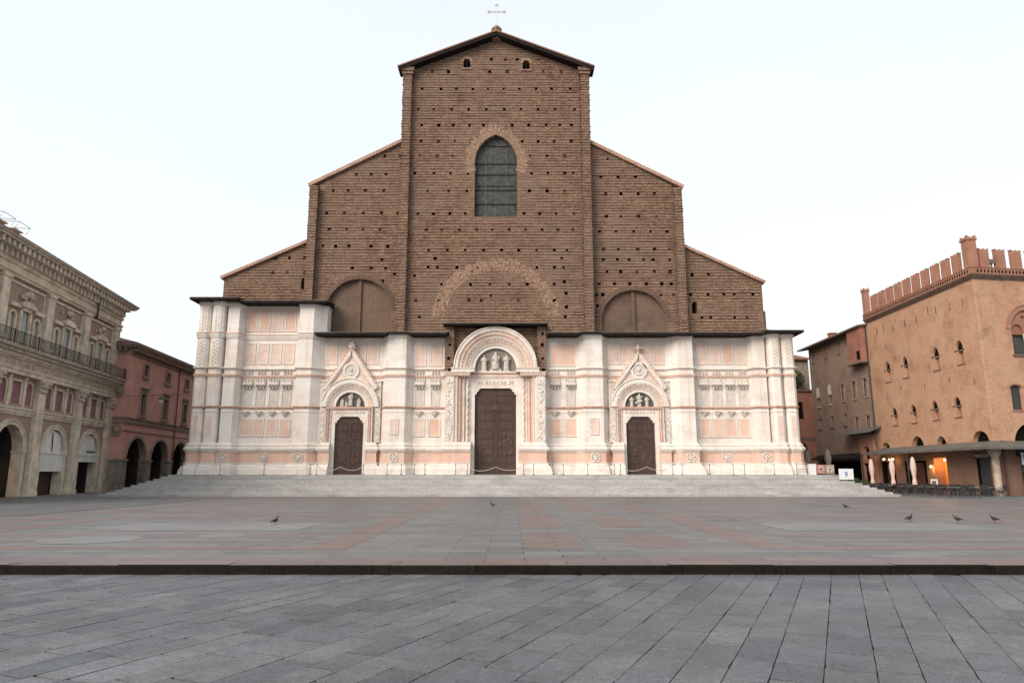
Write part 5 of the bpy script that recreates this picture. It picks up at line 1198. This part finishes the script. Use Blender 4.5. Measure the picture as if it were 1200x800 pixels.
g = MB(); g.add([(-LB_-1.3,-1.1,18.95),(.3,-1.1,18.95),(.3,9.6,20.6),(-LB_-1.3,9.6,20.6),(-LB_-1.3,-1.1,19.15),(.3,-1.1,19.15),(.3,9.6,20.85),(-LB_-1.3,9.6,20.85)], [(0,3,2,1),(4,5,6,7),(0,1,5,4),(1,2,6,5),(2,3,7,6),(3,0,4,7)]); g.build('roof', M['n_trim'], bro)
g = MB(); g.box(-12.9,-12.1,1.5,2.3,19.4,20.6); g.box(-13,-12,1.4,2.4,20.6,20.75); g.build('chimney', M['n_brick2'], bro)
g = MB(); g.add([(-6.3,-1.5,6.55),(1.2,-1.5,6.55),(1.2,0,7.15),(-6.3,0,7.15),(-6.3,-1.5,6.65),(1.2,-1.5,6.65),(1.2,0,7.3),(-6.3,0,7.3)], [(0,3,2,1),(4,5,6,7),(0,1,5,4),(1,2,6,5),(2,3,7,6),(3,0,4,7)]); g.build('small_awning', M['awning'], bro)
g = MB(); g.add([(-15,-1.4,3.75),(-3,-1.4,3.75),(-3,0,4.3),(-15,0,4.3),(-15,-1.4,3.85),(-3,-1.4,3.85),(-3,0,4.45),(-15,0,4.45)], [(0,3,2,1),(4,5,6,7),(0,1,5,4),(1,2,6,5),(2,3,7,6),(3,0,4,7)]); g.build('awning', M['canopy'], bro)
g = MB(); g.tube([(.1,-.12,19),(.1,-.12,7.4),(.35,-.5,6.4),(.9,-.5,5)], .06, 6); g.build('rainwater_pipe', M['iron'], bro)
g = MB(); wall(g, rect(-3.2,-.02,0,6.5), [(arched(-2.3,-1.0,3.7,4.5,8), .35, 1, 0),(rect(-2.7,-.6,.16,3.2), .35, 1, 0)], -.42, -.02); g.build('red_annex', [M['n_brick2'], M['void']], bro)
# house closing the street
hs_ = thing('street_house', 'narrow reddish house with a plant terrace closing the side street on the right', 'house', (36,26,0), 0)
g = MB(); wall(g, rect(0,9.5,0,13.6), [(arched(5.3,7.2,.1,5.4,8), 3, 1, 0),(rect(6.3,7.0,9.6,12.0), .3, 1, 0)], 0, 10); g.build('wall', [M['br_red'], M['void']], hs_)
g = MB(); g.box(0,9.5,3.0,10,13.6,18.6); g.build('upper_wall', M['col_stone'], hs_)
g = MB(); g.box(-.2,9.7,-.25,.1,13.5,13.75); g.box(0,9.6,-.06,.03,6.6,7.0); g.build('ledge', M['n_trim'], hs_)
g = MB(); g.add([(-.4,2.4,18.5),(9.9,2.4,18.5),(9.9,10,20.4),(-.4,10,20.4),(-.4,2.4,18.7),(9.9,2.4,18.7),(9.9,10,20.6),(-.4,10,20.6)], [(0,3,2,1),(4,5,6,7),(0,1,5,4),(1,2,6,5),(2,3,7,6),(3,0,4,7)]); g.build('roof', M['tile'], hs_)
for f in (fe, ff):
    mt = Matrix.Rotation(f.rotation_euler.z, 4, 'Z')
    for ch in [k for k in bpy.data.objects if k.parent == f]:
        mm = mt @ Matrix.LocRotScale(ch.location, ch.rotation_euler, ch.scale); ch.parent = cre
        ch.location = mm.to_translation(); ch.rotation_euler = mm.to_euler(); ch.scale = mm.to_scale()
    bpy.data.objects.remove(f)

# ================================================================== small things
random.seed(11)
M['parasol_cloth'] = plain('pinkish_parasol_cloth', (.55,.42,.37), .85, .12, 4, bump=.3)
M['parasol_grey'] = plain('grey_parasol_cloth', (.21,.185,.16), .85, .15, 4, bump=.3)
M['wood'] = plain('dark_wood', (.10,.06,.04), .6, .2, 5)
def parasol(x, y, z, h, cloth, label, r=.25, tilt=0):
    p = thing('closed_parasol', label, 'parasol', (x,y,z), 0, 'closed parasols beside the basilica')
    g = MB(); g.tube([(0,0,.05),(0,0,h)], .035, 8); g.build('pole', M['wood'], p)
    g = MB(); g.box(-.4,.4,-.4,.4,0,.09); g.lathe(0,0,[(.1,.09),(.06,.3)],8); g.build('base', M['r_pier'], p)
    g = MB(); pr = [(.02,h+.03),(.12,h-.06),(.75*r,h-.35),(r,h-.8),(.95*r,h-1.2),(.62*r,h-1.75),(.5*r,h-1.95),(.72*r,h-2.2),(.85*r,h-2.55),(.8*r,h-2.62)]
    g.lathe(0,0,pr[::-1],20,0,lob=.13,nl=7,tw=.5); g.build('canopy', cloth, p)
    g = MB(); g.lathe(0,0,[(.55*r,h-1.99),(.58*r,h-1.93),(.55*r,h-1.87)],12); g.build('tie', cloth, p)
    return p
parasol(39.5, 1.9, .14, 3.35, M['parasol_cloth'], 'closed pinkish parasol farthest from the viewer, nearest the church steps')
parasol(39.5, -2.1, .14, 3.35, M['parasol_cloth'], 'closed pinkish parasol in the middle of the three before the shop lamps')
parasol(39.5, -5.8, .14, 3.4, M['parasol_cloth'], 'closed pinkish parasol nearest the lit orange doorway')
parasol(35.2, 7.5, PZ-.01, 2.65, M['parasol_grey'], 'closed grey parasol right against the marble corner of the basilica', .34)
parasol(37.1, 6.5, PZ-.01, 2.8, M['parasol_grey'], 'closed grey parasol standing above the painted barrier boards', .34)

# cafe tables and chairs
M['wicker'] = plain('dark_wicker', (.030,.026,.026), .7, .5, 20, bump=.6); M['chair_metal'] = plain('chair_metal', (.11,.11,.115), .4, .2, 5, metal=.6); M['table_top'] = plain('table_top', (.20,.19,.18), .5, .15, 3)
ch0 = thing('cafe_chair', 'dark wicker cafe chair in the crowded terrace below the crenellated palace', 'chair', (0,0,0), 0, 'dark cafe chairs on the terrace')
g = MB(); g.box(-.23,.23,-.22,.22,.42,.47); g.build('seat', M['wicker'], ch0)
g = MB(); g.prism([(-.22,.5),(.22,.5),(.25,.75),(.2,.9),(-.2,.9),(-.25,.75)], .2, .24); g.build('backrest', M['wicker'], ch0)
for sx_ in (-1,1):
    for sy_ in (-1,1):
        g = MB(); g.tube([(sx_*.23,sy_*.22,0),(sx_*.21,sy_*.2,.42)]+([(sx_*.22,.22,.9)] if sy_ > 0 else []), .016, 5); g.build('leg', M['chair_metal'], ch0)
    g = MB(); g.tube([(sx_*.24,.22,.66),(sx_*.26,0,.68),(sx_*.25,-.2,.64),(sx_*.22,-.2,.44)], .018, 5); g.build('armrest', M['chair_metal'], ch0)
tb0 = thing('cafe_table', 'small square cafe table among the dark terrace chairs', 'table', (0,0,0), 0, 'cafe tables on the terrace')
g = MB(); g.box(-.36,.36,-.36,.36,.72,.75); g.build('tabletop', M['table_top'], tb0)
g = MB(); g.tube([(0,0,.03),(0,0,.72)], .03, 6); g.build('leg', M['chair_metal'], tb0)
g = MB(); g.lathe(0,0,[(.25,0),(.24,.03),(.04,.05)],10); g.build('foot', M['chair_metal'], tb0)
ft_ = ft2 = True
tables = []
for row,X in enumerate((38.7, 40.3, 41.9)):
    for i in range(12):
        tables.append((X+random.uniform(-.1,.1), -13.2+i*1.5+random.uniform(-.15,.15)))
for i,(x,y) in enumerate(tables):
    if abs(x-39.5) < .7 and min(abs(y-q) for q in (1.9,-2.1,-5.8)) < .75: x -= .75 if row else .5
    t = tb0 if i == 0 else copy_tree(tb0); t.location = (x,y,.14); t.rotation_euler.z = random.uniform(-.1,.1)
    for k_,(dx,dy,a) in enumerate(((.62,0,-90),(-.62,0,90),(0,-.62,180))):
        if x > 41 and k_ == 2: continue
        c = ch0 if (i == 0 and k_ == 0) else copy_tree(ch0)
        c.location = (x+dx, y+dy, .14); c.rotation_euler.z = R(a+random.uniform(-15,15))
# low row of stacked-up terrace screens in front, plants
def bush(name, label, cat, x, y, z, r, h, col, n, par=None, pot=False, seed=1, sx_=1):
    rnd = random.Random(seed); p = thing(name, label, cat, (x,y,z))
    if pot: g = MB(); g.lathe(0,0,[(.2,0),(.27,.42),(.3,.42),(.3,.48),(.26,.48)],12); g.build('pot', M['n_brick2'], p)
    z0 = .45 if pot else 0
    g = MB()
    for i in range(7): a = rnd.uniform(0,6.28); g.tube([(0,0,z0-.1 if pot else 0),(math.cos(a)*r*.3*sx_,math.sin(a)*r*.3,z0+h*.4),(math.cos(a)*r*.8*sx_,math.sin(a)*r*.8,z0+h*rnd.uniform(.6,.9))], [.025,.015,.006], 4)
    g.build('stem', M['wood'], p)
    g = MB()
    for i in range(n):
        a = rnd.uniform(0,6.28); q = rnd.random()**.5*r; t = rnd.random(); zz = z0+h*(.15+.85*t); q *= math.sin(math.pi*(.15+.8*t))*.9+.2
        c = Vector((q*math.cos(a)*sx_, q*math.sin(a), zz)); d = Vector((rnd.gauss(0,1),rnd.gauss(0,1),rnd.gauss(0,.6))).normalized(); u = d.orthogonal().normalized(); L = rnd.uniform(.08,.16)*(1 if not name == 'terrace_bush' else 2)
        g.add([c-d*L, c+u*L*.35, c+d*L, c-u*L*.35], [(0,1,2,3)], rnd.choice((0,0,1)))
    g.build('foliage', col, p)
    return p
M['leaf_a'] = plain('dark_leaves', (.045,.065,.025), .7, .4, 9); M['leaf_b'] = plain('green_leaves', (.075,.105,.035), .7, .3, 9)
LV = [M['leaf_a'], M['leaf_b']]
bush('potted_plant', 'leafy potted plant beside the foot of the steps, left one', 'plant', 38.6, 3.6, .14, .45, .9, LV, 500, pot=True, seed=3)
bush('potted_plant', 'leafy potted plant next to the farthest pinkish parasol, right one', 'plant', 38.9, 2.4, .14, .4, .8, LV, 450, pot=True, seed=4)
bush('terrace_bush', 'overgrown green bush spilling over the terrace of the reddish house', 'bush', 41.5, 27.6, 13.6, 1.9, 3.6, LV, 2600, seed=5, sx_=1.3)

# information board and barrier boards at the head of the steps
ib = thing('information_board', 'white board with a small blue emblem standing on the right end of the steps', 'sign', (33.3,-5.4,1.33))
g = MB(); g.box(-.68,.68,-.03,.03,.12,1.12); g.build('board', M['sign_white'], ib)
g = MB(); q = .62
g.prism([(-.13,.62),(-.13,.84),(.13,.84),(.13,.62),(.10,.52),(0,.44),(-.10,.52)], -.04, -.03); g.box(-.2,.2,-.038,-.03,.3,.33); em = g.build('emblem', M['sign_blue'], ib)
g = MB()
for z in (.58,.66,.74): g.box(-.08,.08,-.046,-.04,z,z+.03)
g.build('emblem_bars', M['sign_white'], em)
for s in (-1,1): g = MB(); g.box(s*.6-.03,s*.6+.03,-.03,.03,0,.12); g.box(s*.6-.04,s*.6+.04,-.3,.3,0,.03); g.build('foot', M['iron'], ib)
M['print_pink'] = plain('faded_pink_print', (.42,.22,.17), .8, .5, 5, bump=0); M['print_stone'] = plain('printed_stone_picture', (.30,.25,.20), .8, .5, 6, bump=0)
for i,(x,mt,lab) in enumerate(((31.75,'print_pink','low barrier board with a faded pink print next to the white pillar'),(32.75,'print_stone','low barrier board with a brownish picture, between the pink print and the white board'))):
    b_ = thing('barrier_board', lab, 'barrier', (x,-3.35 if i == 0 else -3.2,PZ-.002), 0, 'picture boards at the right end of the platform')
    g = MB(); g.box(-.46,.46,-.02,.02,.12,.95); g.build('panel', M[mt], b_)
    g = MB(); rnd = random.Random(i)
    for k_ in range(7): g.prism([(rnd.uniform(-.4,.3)+a*.12,.25+rnd.random()*.5+b*.1) for a,b in ((0,0),(1,.2),(.6,1))], -.026, -.02)
    g.build('printed_picture', M['relief'], b_)
    g = MB(); g.tube([(-.48,0,0),(-.48,0,1.0),(.48,0,1.0),(.48,0,0)], .022, 6); g.build('frame', M['iron'], b_)
g = MB(); g.box(-.3,.3,-.25,.25,0,.98,0); g.box(-.33,.33,-.28,.28,.98,1.04,0)
wp = thing('white_pillar', 'short white box pillar at the foot of the marble corner', 'pillar', (30.95,-3.4,PZ-.002))
g.build('body', M['sign_white'], wp); 
fb = thing('metal_barrier', 'small dark metal barrier standing beside the short white pillar', 'barrier', (30.0,-3.3,PZ-.002))
g = MB(); g.tube([(-.5,0,0),(-.5,0,1.0),(.5,0,1.0),(.5,0,0)], .025, 6); g.build('frame', M['iron'], fb)
g = MB(); [g.tube([(-.5,0,z),(.5,0,z)], .015, 5) for z in (.3,.55,.8)]; g.build('rail', M['iron'], fb)
# shop front clutter
mb_ = thing('menu_board', 'white framed menu stand in front of the lit orange doorway', 'sign', (41.7,-5.2,.14), R(-70))
g = MB(); g.box(-.35,.35,-.03,.03,.3,1.35); g.build('frame', M['sign_white'], mb_)
g = MB(); g.box(-.22,.22,-.045,-.03,.45,1.2); g.build('menu_sheet', M['n_trim'], mb_)
for s in (-1,1): g = MB(); g.tube([(s*.3,-.2,0),(s*.3,0,.3),(s*.3,.2,0)], .02, 5); g.build('leg', M['iron'], mb_)
M['cream'] = plain('cream_enamel', (.55,.50,.36), .4, .1, 3); M['yellow'] = plain('yellow_enamel', (.55,.38,.08), .4, .1, 3)
vm = thing('vending_machine', 'cream and yellow vending machine before the dark shutter at the right edge', 'machine', (46.0,-12.0,.14), R(8))
g = MB(); g.box(-.38,.38,-.3,.3,.9,2.3); g.build('cabinet', M['cream'], vm)
g = MB(); g.box(-.32,.32,-.32,-.3,1.35,1.9,0); g.box(-.3,.3,-.325,-.32,1.42,1.5,1); g.build('display', [M['sign_white'], M['n_brick2']], vm)
g = MB(); g.box(-.4,.4,-.31,.31,.75,.9); g.box(-.38,.38,-.28,.28,0,.12); g.build('trim', M['yellow'], vm)
g = MB(); g.box(-.36,.36,-.28,.3,.12,.75); g.build('lower_cabinet', M['cream'], vm)

# pigeons
M['pg_body'] = plain('slate_pigeon_feathers', (.030,.030,.036), .6, .3, 30); M['pg_neck'] = plain('green_violet_neck', (.020,.028,.026), .35, .3, 20); M['pg_leg'] = plain('pink_pigeon_leg', (.25,.07,.05), .6, .1)
def pigeon():
    p = thing('pigeon', '', 'pigeon', (0,0,0))
    g = MB()                                               # body lofted beak-ward along +x, up-tilted
    sec = [(-.20,.105,.012,.010),(-.14,.115,.035,.020),(-.09,.125,.052,.040),(-.03,.135,.066,.062),(.03,.145,.068,.070),(.075,.165,.052,.058),(.10,.195,.036,.040),(.112,.225,.027,.028),(.120,.250,.025,.026),(.132,.268,.026,.025),(.150,.272,.018,.018),(.160,.270,.006,.006)]
    n = 12; vs = []
    for x,z,ry,rz in sec:
        for i in range(n): a = 2*math.pi*i/n; vs.append((x, ry*math.cos(a), z+rz*math.sin(a)))
    g.add(vs, [(k*n+i,(k+1)*n+i,(k+1)*n+(i+1)%n,k*n+(i+1)%n) for k in range(len(sec)-1) for i in range(n)], 0, True)
    g.add(vs, [tuple(range(n)), tuple(range(len(sec)*n-1,(len(sec)-1)*n-1,-1))]); g.v = g.v
    for k_ in range(len(g.f)):
        if min(g.v[i][0] for i in g.f[k_]) > .07: g.m[k_] = 1
    g.build('body', [M['pg_body'], M['pg_neck']], p)
    g = MB(); g.add([(-.10,-.035,.125),(-.10,.035,.125),(-.27,.045,.085),(-.27,-.045,.085),(-.10,-.035,.115),(-.10,.035,.115),(-.27,.04,.078),(-.27,-.04,.078)],[(0,1,2,3),(7,6,5,4),(0,3,7,4),(1,5,6,2),(2,6,7,3)]); g.build('tail', M['pg_body'], p)
    for s in (-1,1):
        g = MB(); g.add([(.05,s*.066,.17),(.06,s*.072,.13),(-.05,s*.072,.105),(-.21,s*.03,.10),(-.12,s*.055,.145),(-.02,s*.064,.178)],[tuple(range(6)) if s < 0 else tuple(range(5,-1,-1))]); g.build('wing', M['pg_body'], p)
        g = MB(); g.tube([(.0,s*.03,.09),(.0,s*.03,.012)], .006, 5); [g.tube([(.0,s*.03,.008),(dx,s*.03+dy,.005)], .005, 4) for dx,dy in ((.035,0),(.028,.018),(.028,-.018),(-.02,0))]; g.build('leg', M['pg_leg'], p)
    g = MB(); g.tube([(.155,0,.268),(.182,0,.260)], [.008,.002], 5); g.build('beak', M['pg_body'], p)
    return p
pig = pigeon()
for i,(x,y,a,lab) in enumerate(((-7.92,-43.4,70,'dark pigeon alone on the left of the square, seen from behind'),(.41,-29.0,150,'small dark pigeon in line with the great central door, farthest away'),(20.9,-31.0,165,'pigeon farthest away on the right half of the square'),
        (18.5,-41.8,20,'dark pigeon leftmost of the three in a row on the right'),(20.16,-42.4,160,'dark pigeon in the middle of the three in a row on the right'),(21.69,-42.4,170,'dark pigeon rightmost on the square'))):
    o = pig if i == 0 else copy_tree(pig); o.location = (x,y,.009); o.rotation_euler.z = R(a); o['label'] = lab; o['group'] = 'pigeons on the square'; o.scale = (1.12,)*3
# traffic bollards by the red palace and a litter bin
for o in bpy.data.objects:
    if o.type == 'MESH' and 'label' in o and not o['label']: del o['label']
SC.render.resolution_x = 1024; SC.render.resolution_y = 682
